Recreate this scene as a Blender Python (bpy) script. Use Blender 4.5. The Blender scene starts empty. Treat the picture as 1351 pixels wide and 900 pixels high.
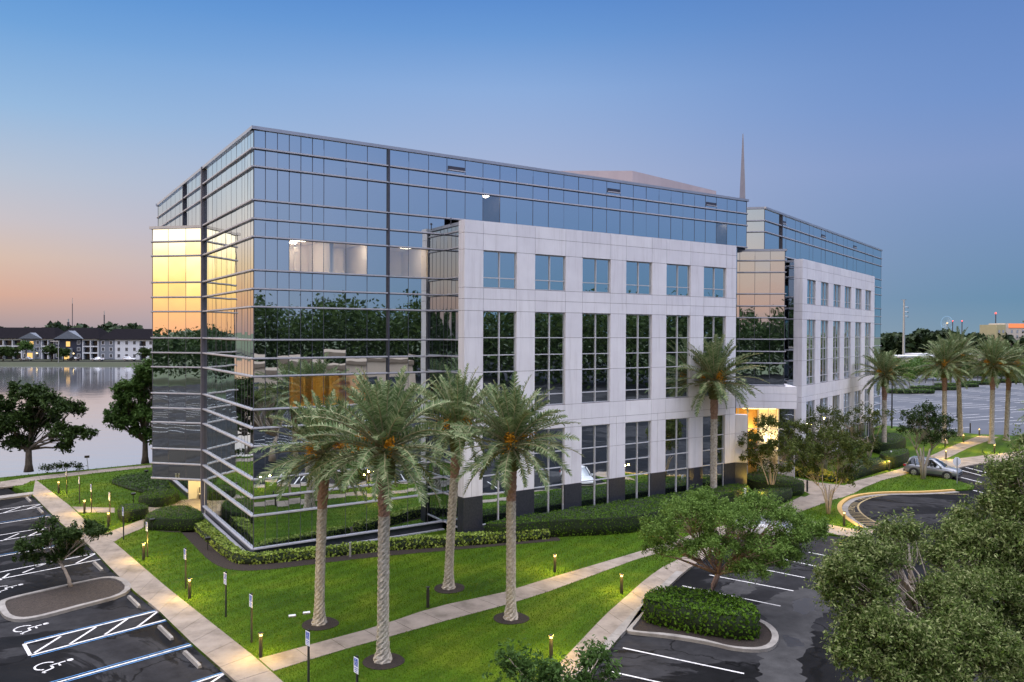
import bpy, math, random
import numpy as np
from mathutils import Vector, Matrix
sc = bpy.context.scene
col = sc.collection
RND = random.Random(11)
NR = np.random.default_rng(5)
PI = math.pi

# ------------------------------------------------------------------ camera maths (photo pixels -> ground points)
FPX, CX, CY, CAMH = 1017., 675.5, 450., 13.0
_P, _R = math.radians(.6), math.radians(.25)
FWD = np.array([0, math.cos(_P), -math.sin(_P)])
_up0 = np.array([0, math.sin(_P), math.cos(_P)]); _r0 = np.array([1., 0, 0])
RGT = math.cos(_R)*_r0 + math.sin(_R)*_up0
UPV = math.cos(_R)*_up0 - math.sin(_R)*_r0
CAM = np.array([0, 0, CAMH])
def ray(x, y): return FWD + (x-CX)/FPX*RGT - (y-CY)/FPX*UPV
def at(x, y, z=0.):
    d = ray(x, y); t = (z-CAMH)/d[2]; p = CAM+t*d
    return np.array([p[0], p[1], z])
def pts(l, z=0.): return [tuple(at(x, y, z)[:2]) for x, y in l]
U2 = np.array([.8345, .551]); V2 = np.array([-.5513, .8343])
C0 = at(334.3, 737)[:2]
def W2L(p): d = np.array(p[:2])-C0; return (float(d@U2), float(d@V2))

def lin(r, g, b):
    f = lambda c: (c/12.92 if c <= .04045 else ((c+.055)/1.055)**2.4)
    return (f(r/255), f(g/255), f(b/255), 1)

# ------------------------------------------------------------------ materials
def newmat(name):
    m = bpy.data.materials.new(name); m.use_nodes = True
    nt = m.node_tree; nt.nodes.clear()
    out = nt.nodes.new('ShaderNodeOutputMaterial')
    return m, nt, out
def N(nt, t, **kw):
    n = nt.nodes.new(t)
    for k, v in kw.items():
        if k.startswith('i_'): n.inputs[k[2:].replace('_', ' ')].default_value = v
        else: setattr(n, k, v)
    return n
def c4(c): return (c[0], c[1], c[2], 1)
def ramp(nt, fac, cols, interp='LINEAR'):
    r = N(nt, 'ShaderNodeValToRGB'); r.color_ramp.interpolation = interp
    e = r.color_ramp.elements
    while len(e) < len(cols): e.new(.5)
    for k, (p, c) in enumerate(cols): e[k].position = p; e[k].color = c4(c)
    nt.links.new(fac, r.inputs[0]); return r.outputs[0]
def pm(name, c1, c2=None, scale=2., rough=.7, bump=0., bscale=30., metal=0., detail=6., c3=None, coords='Object', spec=.5, streak=None, coat=0.):
    """noise-varied principled material"""
    m, nt, out = newmat(name)
    b = N(nt, 'ShaderNodeBsdfPrincipled', i_Roughness=rough, i_Metallic=metal)
    b.inputs['Specular IOR Level'].default_value = spec
    b.inputs['Coat Weight'].default_value = coat
    tc = N(nt, 'ShaderNodeTexCoord'); src = tc.outputs[coords]
    if streak:
        mp = N(nt, 'ShaderNodeMapping'); mp.inputs['Scale'].default_value = streak
        nt.links.new(src, mp.inputs[0]); src = mp.outputs[0]
    if c2:
        n = N(nt, 'ShaderNodeTexNoise', i_Scale=scale, i_Detail=detail, i_Roughness=.65)
        nt.links.new(src, n.inputs['Vector'])
        cs = [(.3, c1), (.7, c2)] if not c3 else [(.3, c1), (.5, c2), (.7, c3)]
        nt.links.new(ramp(nt, n.outputs[0], cs), b.inputs['Base Color'])
    else: b.inputs['Base Color'].default_value = c4(c1)
    if bump:
        n2 = N(nt, 'ShaderNodeTexNoise', i_Scale=bscale, i_Detail=4.)
        nt.links.new(tc.outputs[coords], n2.inputs['Vector'])
        bp = N(nt, 'ShaderNodeBump', i_Strength=bump, i_Distance=.05)
        nt.links.new(n2.outputs[0], bp.inputs['Height']); nt.links.new(bp.outputs[0], b.inputs['Normal'])
    nt.links.new(b.outputs[0], out.inputs[0]); return m
def leafmat(name, cols, trans=.25, rough=.55):
    m, nt, out = newmat(name)
    g = N(nt, 'ShaderNodeNewGeometry')
    k = len(cols)
    colr = ramp(nt, g.outputs['Random Per Island'], [(i/(k-1), c) for i, c in enumerate(cols)])
    b = N(nt, 'ShaderNodeBsdfPrincipled', i_Roughness=rough); b.inputs['Specular IOR Level'].default_value = .1
    t = N(nt, 'ShaderNodeBsdfTranslucent'); mx = N(nt, 'ShaderNodeMixShader'); mx.inputs[0].default_value = trans
    nt.links.new(colr, b.inputs['Base Color']); nt.links.new(colr, t.inputs[0])
    nt.links.new(b.outputs[0], mx.inputs[1]); nt.links.new(t.outputs[0], mx.inputs[2])
    nt.links.new(mx.outputs[0], out.inputs[0]); return m
def emat(name, c, s):
    m, nt, out = newmat(name)
    e = N(nt, 'ShaderNodeEmission', i_Strength=s); e.inputs[0].default_value = c4(c)
    nt.links.new(e.outputs[0], out.inputs[0]); return m
def glassmat(name, tint, refl, see, dark=(.015, .02, .025), wav=.0048):
    """coated office glazing: mirror coat over a dark or see-through pane"""
    m, nt, out = newmat(name)
    gl = N(nt, 'ShaderNodeBsdfGlossy', i_Roughness=.012); gl.inputs[0].default_value = c4(tint)
    if see: bs = N(nt, 'ShaderNodeBsdfTransparent'); bs.inputs[0].default_value = c4(see)
    else:
        bs = N(nt, 'ShaderNodeBsdfDiffuse'); bs.inputs[0].default_value = c4(dark)
    tc = N(nt, 'ShaderNodeTexCoord')
    n = N(nt, 'ShaderNodeTexNoise', i_Scale=.55, i_Detail=1.5); nt.links.new(tc.outputs['Object'], n.inputs['Vector'])
    bp = N(nt, 'ShaderNodeBump', i_Strength=wav, i_Distance=1.); nt.links.new(n.outputs[0], bp.inputs['Height'])
    nt.links.new(bp.outputs[0], gl.inputs['Normal'])
    lw = N(nt, 'ShaderNodeLayerWeight', i_Blend=.35)
    mr = N(nt, 'ShaderNodeMapRange'); mr.inputs['To Min'].default_value = refl; mr.inputs['To Max'].default_value = min(1, refl+.25)
    nt.links.new(lw.outputs['Fresnel'], mr.inputs[0])
    mx = N(nt, 'ShaderNodeMixShader'); nt.links.new(mr.outputs[0], mx.inputs[0])
    nt.links.new(bs.outputs[0], mx.inputs[1]); nt.links.new(gl.outputs[0], mx.inputs[2])
    nt.links.new(mx.outputs[0], out.inputs[0]); return m

M = {}
M['glass'] = glassmat('blue_mirror_glass', (.82, .90, .935), .83, None)
M['glass_lit'] = glassmat('clear_window_glass', (.80, .88, .93), .42, (.9, .92, .92))
M['glass_dark'] = glassmat('dark_window_glass', (.78, .85, .90), .66, None, (.012, .014, .016), .005)
M['alu'] = pm('silver_mullion_metal', (.40, .40, .44), (.48, .48, .52), 3, .45, metal=.05)
M['frame'] = pm('light_window_frame', (.5, .5, .53), (.58, .58, .6), 3, .45, metal=.1)
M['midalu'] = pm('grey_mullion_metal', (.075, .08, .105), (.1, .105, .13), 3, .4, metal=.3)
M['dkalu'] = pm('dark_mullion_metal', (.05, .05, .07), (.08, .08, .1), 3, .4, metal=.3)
def panelmat():
    m, nt, out = newmat('pale_precast_concrete')
    g = N(nt, 'ShaderNodeNewGeometry'); tc = N(nt, 'ShaderNodeTexCoord')
    mp = N(nt, 'ShaderNodeMapping'); mp.inputs['Scale'].default_value = (2.2, 2.2, .16); nt.links.new(tc.outputs['Object'], mp.inputs[0])
    n1 = N(nt, 'ShaderNodeTexNoise', i_Scale=1.6, i_Detail=7., i_Roughness=.7); nt.links.new(mp.outputs[0], n1.inputs['Vector'])
    n2 = N(nt, 'ShaderNodeTexNoise', i_Scale=.7, i_Detail=6.); nt.links.new(tc.outputs['Object'], n2.inputs['Vector'])
    base = ramp(nt, g.outputs['Random Per Island'], [(0, (.725, .71, .745)), (.5, (.755, .74, .77)), (1, (.79, .775, .80))])
    st = ramp(nt, n1.outputs[0], [(.3, (.87, .86, .855)), (.5, (1, 1, 1))]); st2 = ramp(nt, n2.outputs[0], [(.3, (.93, .925, .93)), (.65, (1.02, 1.02, 1.02))])
    a = N(nt, 'ShaderNodeMix', data_type='RGBA', blend_type='MULTIPLY'); a.inputs[0].default_value = 1; nt.links.new(base, a.inputs[6]); nt.links.new(st, a.inputs[7])
    c = N(nt, 'ShaderNodeMix', data_type='RGBA', blend_type='MULTIPLY'); c.inputs[0].default_value = 1; nt.links.new(a.outputs[2], c.inputs[6]); nt.links.new(st2, c.inputs[7])
    b = N(nt, 'ShaderNodeBsdfPrincipled', i_Roughness=.75); b.inputs['Specular IOR Level'].default_value = .3
    nt.links.new(c.outputs[2], b.inputs['Base Color']); nt.links.new(b.outputs[0], out.inputs[0]); return m
M['panel'] = panelmat()
M['joint'] = pm('dark_joint_sealant', (.10, .08, .09), (.14, .11, .12), 2, .9)
M['granite'] = pm('dark_granite', (.018, .02, .028), (.05, .053, .065), 9, .35, detail=10)
M['pent'] = pm('pinkish_roof_screen', (.38, .32, .335), (.44, .375, .39), .8, .7, streak=(1, 1, .1))
M['roofing'] = pm('roof_gravel', (.25, .25, .25), (.36, .35, .34), 3, .95)
M['cap'] = pm('parapet_metal', (.35, .37, .42), (.42, .44, .5), 1, .35, metal=.5)
M['cream'] = pm('cream_interior_wall', (.72, .66, .55), (.78, .72, .6), 1, .8)
M['white_in'] = pm('white_interior_wall', (.78, .69, .6), (.82, .74, .65), 1, .8)
M['orange_in'] = pm('orange_wood_wall', (.55, .27, .05), (.75, .45, .12), 2.5, .5, streak=(1, 1, .2))
M['yellow_in'] = pm('yellow_interior_wall', (.72, .5, .14), (.8, .58, .2), 1.5, .7)
M['lamp_warm'] = emat('warm_lamp_glow', (1, .62, .2), 5)
M['lamp_white'] = emat('ceiling_panel_glow', (1, .86, .68), 26)
M['lamp_amber'] = emat('amber_panel_glow', (1, .74, .32), 7)
M['concrete'] = pm('pavement_concrete', (.15, .128, .105), (.25, .215, .18), .8, .9, .15, 60, c3=(.31, .27, .228), detail=11, spec=.2)
M['kerb'] = pm('kerb_concrete', (.16, .15, .138), (.30, .285, .26), 1.6, .85, .1, 50)
M['kerb_y'] = pm('yellow_kerb_paint', (.40, .25, .07), (.55, .36, .12), 4, .75)
M['paint'] = pm('white_line_paint', (.22, .22, .22), (.62, .62, .61), 5, .8, detail=9, c3=(.5, .5, .5))
M['paint_b'] = pm('blue_line_paint', (.03, .1, .22), (.07, .24, .5), 5, .8, detail=9)
M['paint_y'] = pm('yellow_line_paint', (.2, .155, .07), (.40, .31, .15), 5, .7)
M['mulch'] = pm('brown_mulch', (.006, .004, .003), (.034, .022, .016), 14, .95, .8, 40, detail=10)
M['drymulch'] = pm('pine_straw_mulch', (.013, .010, .0075), (.062, .047, .038), 12, .95, .8, 40, detail=10)
M['metal_bk'] = pm('black_painted_metal', (.012, .013, .014), (.03, .03, .032), 5, .45)
M['bronze'] = pm('bronze_post', (.010, .010, .010), (.02, .02, .02), 5, .5)
M['galv'] = pm('galvanised_steel', (.34, .35, .36), (.46, .47, .48), 4, .4, metal=.5)
M['sign_w'] = pm('sign_white', (.74, .76, .8), (.8, .82, .85), 3, .4)
M['sign_b'] = pm('sign_blue', (.02, .08, .42), (.03, .1, .48), 3, .4)
M['bark'] = pm('grey_brown_bark', (.05, .04, .032), (.13, .105, .08), 9, .9, .6, 30, streak=(1, 1, .3))
M['bark_pale'] = pm('pale_smooth_bark', (.30, .25, .2), (.5, .43, .36), 6, .75, .2, 20, streak=(1, 1, .25))
M['bark_pink'] = pm('pinkish_tan_bark', (.25, .15, .11), (.42, .28, .21), 5, .75, .2, 20, streak=(1, 1, .25))
M['palm_trunk'] = pm('palm_leaf_scar_bark', (.19, .17, .14), (.52, .48, .41), 7, .85, .4, 25)
M['palm_red'] = pm('reddish_upper_bark', (.15, .085, .06), (.33, .21, .155), 8, .85, .4, 25)
M['palm_boot'] = pm('green_leaf_bases', (.05, .06, .012), (.12, .12, .03), 10, .8, .5, 20)
M['rachis'] = pm('pale_frond_stem', (.22, .2, .1), (.34, .3, .17), 4, .6)
M['palm_leaf'] = leafmat('palm_leaflets', [(.055, .10, .032), (.11, .17, .066), (.22, .275, .135), (.085, .145, .048), (.36, .39, .22)], .25, .42)
M['fruit'] = leafmat('orange_date_fruit', [(.5, .2, .012), (.68, .33, .03), (.58, .25, .02)], .2)
M['oak_leaf'] = leafmat('grey_green_oak_leaf', [(.03, .055, .010), (.07, .115, .024), (.14, .19, .055), (.28, .31, .14), (.10, .165, .02)], .3)
M['green_leaf'] = leafmat('mid_green_leaf', [(.03, .065, .012), (.055, .11, .025), (.09, .16, .04), (.045, .09, .02)], .3)
M['elm_leaf'] = leafmat('soft_green_leaf', [(.055, .11, .018), (.11, .195, .036), (.19, .295, .07), (.08, .145, .022)], .3)
M['dark_leaf'] = leafmat('dark_green_leaf', [(.014, .03, .008), (.03, .055, .014), (.05, .085, .02), (.022, .045, .01)], .25)
M['myrtle_leaf'] = leafmat('bronze_green_leaf', [(.034, .052, .01), (.07, .10, .022), (.11, .14, .034), (.075, .085, .028)], .25)
M['hedge_core'] = pm('hedge_core_shade', (.005, .011, .002), (.012, .026, .005), 8, .95)  # near-black core colour stands in for shade between the leaves
M['hedge_leaf'] = leafmat('hedge_leaf', [(.032, .075, .005), (.06, .13, .01), (.10, .19, .018), (.04, .095, .008)], .25)
M['yhedge_leaf'] = leafmat('lime_hedge_leaf', [(.10, .17, .02), (.22, .3, .05), (.32, .4, .1), (.16, .24, .03)], .25)
M['flower_leaf'] = leafmat('yellow_flower_leaf', [(.2, .24, .02), (.5, .38, .03), (.12, .2, .02), (.6, .45, .06)], .25)
M['far_leaf'] = leafmat('distant_tree_leaf', [(.012, .022, .012), (.025, .045, .02), (.04, .06, .025)], .1)
M['blade'] = leafmat('grass_blade', [(.035, .082, .002), (.066, .135, .003), (.105, .185, .006), (.05, .11, .003), (.15, .19, .012)], .35)
M['tyre'] = pm('tyre_rubber', (.015, .015, .015), (.03, .03, .03), 5, .8)
M['rim'] = pm('alloy_wheel', (.5, .5, .52), (.6, .6, .62), 3, .3, metal=.7)
M['carglass'] = glassmat('car_glass', (.7, .75, .8), .35, None, (.01, .012, .014), 0)
M['red_glow'] = emat('red_lamp', (1, .05, .03), 6)
M['lamp_lens'] = pm('headlamp_lens', (.6, .62, .65), (.7, .72, .75), 3, .1)
M['lamp_red'] = pm('tail_lamp_lens', (.4, .02, .015), (.5, .03, .02), 3, .2)

def grassmat():
    m, nt, out = newmat('lawn_grass')
    tc = N(nt, 'ShaderNodeTexCoord')
    n1 = N(nt, 'ShaderNodeTexNoise', i_Scale=.22, i_Detail=5.); n2 = N(nt, 'ShaderNodeTexNoise', i_Scale=9., i_Detail=8., i_Roughness=.75)
    for n in (n1, n2): nt.links.new(tc.outputs['Object'], n.inputs['Vector'])
    wv = N(nt, 'ShaderNodeTexWave', i_Scale=.26, i_Distortion=1.2, i_Detail=2.); mpw = N(nt, 'ShaderNodeMapping'); mpw.inputs['Rotation'].default_value = (0, 0, .62); nt.links.new(tc.outputs['Object'], mpw.inputs[0]); nt.links.new(mpw.outputs[0], wv.inputs['Vector'])
    a = ramp(nt, n1.outputs[0], [(.32, (.030, .074, .002)), (.52, (.054, .112, .003)), (.66, (.094, .142, .006))])
    b = ramp(nt, n2.outputs[0], [(.3, (.45, .45, .45)), (.72, (1.35, 1.35, 1.25))])
    mx = N(nt, 'ShaderNodeMix', data_type='RGBA', blend_type='MULTIPLY'); mx.inputs[0].default_value = 1
    nt.links.new(a, mx.inputs[6]); nt.links.new(b, mx.inputs[7])
    n4 = N(nt, 'ShaderNodeTexNoise', i_Scale=1.3, i_Detail=7., i_Roughness=.7); nt.links.new(tc.outputs['Object'], n4.inputs['Vector'])
    dry = ramp(nt, n4.outputs[0], [(.56, (0, 0, 0)), (.74, (.55, .55, .55))])
    m2 = N(nt, 'ShaderNodeMix', data_type='RGBA'); nt.links.new(dry, m2.inputs[0]); nt.links.new(mx.outputs[2], m2.inputs[6]); m2.inputs[7].default_value = (.11, .125, .014, 1)
    mow = ramp(nt, wv.outputs[0], [(.35, (.88, .88, .88)), (.65, (1.1, 1.1, 1.1))]); m3 = N(nt, 'ShaderNodeMix', data_type='RGBA', blend_type='MULTIPLY'); m3.inputs[0].default_value = 1; nt.links.new(m2.outputs[2], m3.inputs[6]); nt.links.new(mow, m3.inputs[7]); mx = m3
    bs = N(nt, 'ShaderNodeBsdfPrincipled', i_Roughness=.85); bs.inputs['Specular IOR Level'].default_value = .15
    nt.links.new(mx.outputs[2], bs.inputs['Base Color'])
    bp = N(nt, 'ShaderNodeBump', i_Strength=.7, i_Distance=.05); nt.links.new(n2.outputs[0], bp.inputs['Height']); nt.links.new(bp.outputs[0], bs.inputs['Normal'])
    nt.links.new(bs.outputs[0], out.inputs[0]); return m
M['grass'] = grassmat()
def asphaltmat():
    m, nt, out = newmat('patched_asphalt')
    tc = N(nt, 'ShaderNodeTexCoord')
    n1 = N(nt, 'ShaderNodeTexNoise', i_Scale=.085, i_Detail=9., i_Roughness=.66); n1.inputs['Distortion'].default_value = .9
    n2 = N(nt, 'ShaderNodeTexNoise', i_Scale=40., i_Detail=4.)
    n3 = N(nt, 'ShaderNodeTexNoise', i_Scale=.9, i_Detail=8., i_Roughness=.7)
    for n in (n1, n2, n3): nt.links.new(tc.outputs['Object'], n.inputs['Vector'])
    a = ramp(nt, n1.outputs[0], [(.44, (.006, .0063, .0072)), (.50, (.010, .0104, .0118)), (.515, (.032, .0325, .035)), (.62, (.022, .0225, .025))])
    b = ramp(nt, n3.outputs[0], [(.3, (.6, .6, .6)), (.7, (1.3, 1.3, 1.3))])
    mx = N(nt, 'ShaderNodeMix', data_type='RGBA', blend_type='MULTIPLY'); mx.inputs[0].default_value = 1
    nt.links.new(a, mx.inputs[6]); nt.links.new(b, mx.inputs[7])
    vo = N(nt, 'ShaderNodeTexVoronoi', feature='DISTANCE_TO_EDGE', i_Scale=.16); nd = N(nt, 'ShaderNodeMix', data_type='VECTOR'); nd.inputs[0].default_value = .12
    n5 = N(nt, 'ShaderNodeTexNoise', i_Scale=.8, i_Detail=5.); nt.links.new(tc.outputs['Object'], n5.inputs['Vector'])
    vm = N(nt, 'ShaderNodeVectorMath', operation='MULTIPLY_ADD'); nt.links.new(n5.outputs[1], vm.inputs[0]); vm.inputs[1].default_value = (2.2, 2.2, 0); nt.links.new(tc.outputs['Object'], vm.inputs[2]); nt.links.new(vm.outputs[0], vo.inputs['Vector'])
    ck = ramp(nt, vo.outputs[0], [(.004, (.35, .35, .35)), (.010, (1, 1, 1))]); m5 = N(nt, 'ShaderNodeMix', data_type='RGBA', blend_type='MULTIPLY'); m5.inputs[0].default_value = 1; nt.links.new(mx.outputs[2], m5.inputs[6]); nt.links.new(ck, m5.inputs[7]); mx = m5
    bs = N(nt, 'ShaderNodeBsdfPrincipled'); nt.links.new(mx.outputs[2], bs.inputs['Base Color'])
    r = ramp(nt, n1.outputs[0], [(.44, (.55, .55, .55)), (.54, (.85, .85, .85))]); nt.links.new(r, bs.inputs['Roughness'])
    bs.inputs['Specular IOR Level'].default_value = .05
    bp = N(nt, 'ShaderNodeBump', i_Strength=.25, i_Distance=.02); nt.links.new(n2.outputs[0], bp.inputs['Height']); nt.links.new(bp.outputs[0], bs.inputs['Normal'])
    nt.links.new(bs.outputs[0], out.inputs[0]); return m
M['asphalt'] = asphaltmat()
def watermat():
    m, nt, out = newmat('still_lake_water')
    tc = N(nt, 'ShaderNodeTexCoord')
    mp = N(nt, 'ShaderNodeMapping'); mp.inputs['Scale'].default_value = (.12, .5, 1); nt.links.new(tc.outputs['Object'], mp.inputs[0])
    n = N(nt, 'ShaderNodeTexNoise', i_Scale=1., i_Detail=3.); nt.links.new(mp.outputs[0], n.inputs['Vector'])
    bp = N(nt, 'ShaderNodeBump', i_Strength=.02, i_Distance=1.); nt.links.new(n.outputs[0], bp.inputs['Height'])
    gl = N(nt, 'ShaderNodeBsdfGlossy', i_Roughness=.06); gl.inputs[0].default_value = (.95, .95, .97, 1)
    nt.links.new(bp.outputs[0], gl.inputs['Normal'])
    df = N(nt, 'ShaderNodeBsdfDiffuse'); df.inputs[0].default_value = (.2, .21, .23, 1)
    mx = N(nt, 'ShaderNodeMixShader'); mx.inputs[0].default_value = .86
    nt.links.new(df.outputs[0], mx.inputs[1]); nt.links.new(gl.outputs[0], mx.inputs[2]); nt.links.new(mx.outputs[0], out.inputs[0]); return m
M['water'] = watermat()

# ------------------------------------------------------------------ mesh building
def tag(o, label=None, cat=None, group=None, kind=None):
    if label: o['label'] = label
    if cat: o['category'] = cat
    if group: o['group'] = group
    if kind: o['kind'] = kind
    return o
def empty(name, loc, rz=0., label=None, cat=None, group=None):
    o = bpy.data.objects.new(name, None); col.objects.link(o)
    o.location = tuple(loc) if len(loc) == 3 else (loc[0], loc[1], 0); o.rotation_euler = (0, 0, rz)
    return tag(o, label, cat, group)
class Fr:
    """a wall line: s runs along it, d points outward (right-hand side), z up"""
    def __init__(s, o, ang): s.o = o; s.c = math.cos(ang); s.s = math.sin(ang); s.ang = ang
    def __call__(s, a, d, z): return (s.o[0]+a*s.c+d*s.s, s.o[1]+a*s.s-d*s.c, z)
class MB:
    def __init__(s): s.v = []; s.f = []; s.m = []
    def face(s, P, m=0):
        b = len(s.v); s.v += [tuple(map(float, p)) for p in P]; s.f.append(tuple(range(b, b+len(P)))); s.m.append(m)
    def hexa(s, A, B, m=0):
        """bottom ring A, top ring B"""
        n = len(A); b = len(s.v); s.v += [tuple(map(float, p)) for p in list(A)+list(B)]
        s.f.append(tuple(range(b+n-1, b-1, -1))); s.m.append(m)
        s.f.append(tuple(range(b+n, b+2*n))); s.m.append(m)
        for i in range(n):
            j = (i+1) % n; s.f.append((b+i, b+j, b+n+j, b+n+i)); s.m.append(m)
    def box(s, x0, x1, y0, y1, z0, z1, m=0):
        R = [(x0, y0), (x1, y0), (x1, y1), (x0, y1)]
        s.hexa([(*p, z0) for p in R], [(*p, z1) for p in R], m)
    def fbox(s, F, a0, a1, d0, d1, z0, z1, m=0):
        R = [(a0, d1), (a1, d1), (a1, d0), (a0, d0)]
        s.hexa([F(a, d, z0) for a, d in R], [F(a, d, z1) for a, d in R], m)
    def prism(s, poly, z0, z1, m=0):
        A = 0
        for i in range(len(poly)):
            x0, y0 = poly[i][:2]; x1, y1 = poly[(i+1) % len(poly)][:2]; A += x0*y1-x1*y0
        if A < 0: poly = poly[::-1]
        s.hexa([(p[0], p[1], z0) for p in poly], [(p[0], p[1], z1) for p in poly], m)
    def loft(s, rings, m=0, cap=True, close=True):
        n = len(rings[0]); b = len(s.v)
        for r in rings: s.v += [tuple(map(float, p)) for p in r]
        for k in range(len(rings)-1):
            for i in range(n if close else n-1):
                j = (i+1) % n; s.f.append((b+k*n+i, b+k*n+j, b+(k+1)*n+j, b+(k+1)*n+i)); s.m.append(m)
        if cap:
            s.f.append(tuple(range(b+n-1, b-1, -1))); s.m.append(m)
            s.f.append(tuple(range(b+(len(rings)-1)*n, b+len(rings)*n))); s.m.append(m)
    def tube(s, P, R, n=6, m=0):
        P = [Vector(p) for p in P]
        if not hasattr(R, '__len__'): R = [R]*len(P)
        rings = []
        for k, p in enumerate(P):
            d = (P[min(k+1, len(P)-1)]-P[max(k-1, 0)])
            d = d.normalized() if d.length > 1e-9 else Vector((0, 0, 1))
            a = d.cross(Vector((0, 0, 1)) if abs(d.z) < .95 else Vector((1, 0, 0))).normalized(); b = a.cross(d)
            rings.append([p+(a*math.cos(2*PI*i/n)+b*math.sin(2*PI*i/n))*R[k] for i in range(n)])
        s.loft(rings, m)
    def cyl(s, x, y, z0, z1, r, n=12, m=0, r1=None):
        r1 = r if r1 is None else r1
        s.loft([[(x+rr*math.cos(2*PI*i/n), y+rr*math.sin(2*PI*i/n), z) for i in range(n)] for z, rr in ((z0, r), (z1, r1))], m)
    def line(s, a, b, w, z, m=0):
        d = np.array(b[:2])-np.array(a[:2]); L = np.linalg.norm(d); n = np.array([-d[1], d[0]])/L*w/2
        a = np.array(a[:2]); b = np.array(b[:2])
        s.face([(*(a-n), z), (*(b-n), z), (*(b+n), z), (*(a+n), z)], m)
    def build(s, name, mats, parent=None, smooth=False):
        me = bpy.data.meshes.new(name); me.from_pydata(s.v, [], s.f)
        for m in (mats if isinstance(mats, (list, tuple)) else [mats]): me.materials.append(m)
        me.polygons.foreach_set('material_index', s.m)
        if smooth: me.polygons.foreach_set('use_smooth', [True]*len(s.f))
        me.update()
        o = bpy.data.objects.new(name, me); col.objects.link(o)
        if parent: o.parent = parent
        return o
def npmesh(name, V, nper, mats, parent=None, midx=None, extra=None):
    """V (n*nper,3): separate faces of nper corners; extra: an MB put in front"""
    me = bpy.data.meshes.new(name)
    n = len(V)//nper
    ev, ef, em = (extra.v, extra.f, extra.m) if extra else ([], [], [])
    b = len(ev)
    VV = np.concatenate([np.array(ev, float).reshape(-1, 3), V]) if b else V
    me.vertices.add(len(VV)); me.vertices.foreach_set('co', VV.ravel())
    loops = [i for f in ef for i in f]; starts = []; c = 0
    for f in ef: starts.append(c); c += len(f)
    L = np.concatenate([np.array(loops, int), np.arange(n*nper)+b]); S = np.concatenate([np.array(starts, int), np.arange(n)*nper+c])
    me.loops.add(len(L)); me.loops.foreach_set('vertex_index', L.astype(np.int32))
    me.polygons.add(len(S)); me.polygons.foreach_set('loop_start', S.astype(np.int32))
    mi = np.concatenate([np.array(em, int), np.zeros(n, int) if midx is None else midx]).astype(np.int32)
    for m in (mats if isinstance(mats, (list, tuple)) else [mats]): me.materials.append(m)
    me.polygons.foreach_set('material_index', mi)
    me.update(calc_edges=True); me.validate()
    o = bpy.data.objects.new(name, me); col.objects.link(o)
    if parent: o.parent = parent
    return o
def leaves(C, size, out=None, up=.5, aspect=.5, rg=NR):
    """diamond leaf faces round the centres C"""
    n = len(C)
    nrm = rg.normal(size=(n, 3)); nrm /= np.linalg.norm(nrm, axis=1)[:, None]
    nrm[:, 2] += up
    if out is not None: nrm += out
    nrm /= np.linalg.norm(nrm, axis=1)[:, None]+1e-9
    t = np.cross(nrm, rg.normal(size=(n, 3))); t /= np.linalg.norm(t, axis=1)[:, None]+1e-9
    b = np.cross(nrm, t)
    s = size*rg.uniform(.6, 1.35, size=(n, 1))
    V = np.empty((n, 4, 3))
    V[:, 0] = C-t*s; V[:, 1] = C-b*s*aspect+nrm*s*.12; V[:, 2] = C+t*s; V[:, 3] = C+b*s*aspect+nrm*s*.12
    return V.reshape(-1, 3)
def copy_tree(o, parent=None):
    c = o.copy(); col.objects.link(c)
    if parent: c.parent = parent
    for ch in list(o.children): copy_tree(ch, c)
    return c

# ------------------------------------------------------------------ sky and sun (after sunset: glow behind the camera's left shoulder)
SUNDIR = np.array([-.95, -.31])
w = bpy.data.worlds.new('World'); sc.world = w; w.use_nodes = True
nt = w.node_tree; nt.nodes.clear()
wo = nt.nodes.new('ShaderNodeOutputWorld')
tc = N(nt, 'ShaderNodeTexCoord')
sp = N(nt, 'ShaderNodeSeparateXYZ'); nt.links.new(tc.outputs['Generated'], sp.inputs[0])
cb = N(nt, 'ShaderNodeCombineXYZ'); nt.links.new(sp.outputs[0], cb.inputs[0]); nt.links.new(sp.outputs[1], cb.inputs[1])
nm = N(nt, 'ShaderNodeVectorMath', operation='NORMALIZE'); nt.links.new(cb.outputs[0], nm.inputs[0])
dt = N(nt, 'ShaderNodeVectorMath', operation='DOT_PRODUCT'); nt.links.new(nm.outputs[0], dt.inputs[0]); dt.inputs[1].default_value = (SUNDIR[0], SUNDIR[1], 0)
Z = sp.outputs[2]
def sk(*c, k=1.): r = lin(*c); return (r[0]*k, r[1]*k, r[2]*k)
HI = [(.60, sk(204, 206, 228, k=2.6)), (.80, sk(214, 213, 226, k=3.7)), (.95, sk(218, 215, 224, k=7.))]
r_anti = ramp(nt, Z, [(0, sk(118, 146, 166)), (.04, sk(100, 138, 168)), (.12, sk(108, 140, 182)), (.19, sk(118, 144, 192)), (.26, sk(104, 138, 194)), (.42, sk(80, 120, 184))]+HI)
r_mid = ramp(nt, Z, [(0, sk(168, 168, 184)), (.06, sk(164, 170, 196)), (.20, sk(160, 174, 206)), (.30, sk(134, 166, 212)), (.36, sk(102, 148, 206)), (.43, sk(70, 124, 196))]+HI)
r_side = ramp(nt, Z, [(0, sk(160, 142, 144)), (.015, sk(182, 152, 142)), (.04, sk(216, 166, 136)), (.08, sk(216, 186, 162)), (.12, sk(200, 190, 190)), (.17, sk(180, 190, 204)), (.24, sk(142, 180, 216)), (.32, sk(100, 155, 210)), (.42, sk(64, 126, 200))]+HI)
r_sun = ramp(nt, Z, [(0, (1.1, .42, .15)), (.025, (1.25, .52, .15)), (.055, (1.55, .88, .2)), (.082, (1.9, 1.25, .5)), (.112, (2.1, 1.6, 1.1)), (.25, (1.3, 1.15, 1.0)), (.42, sk(214, 214, 232))]+HI)
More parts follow.
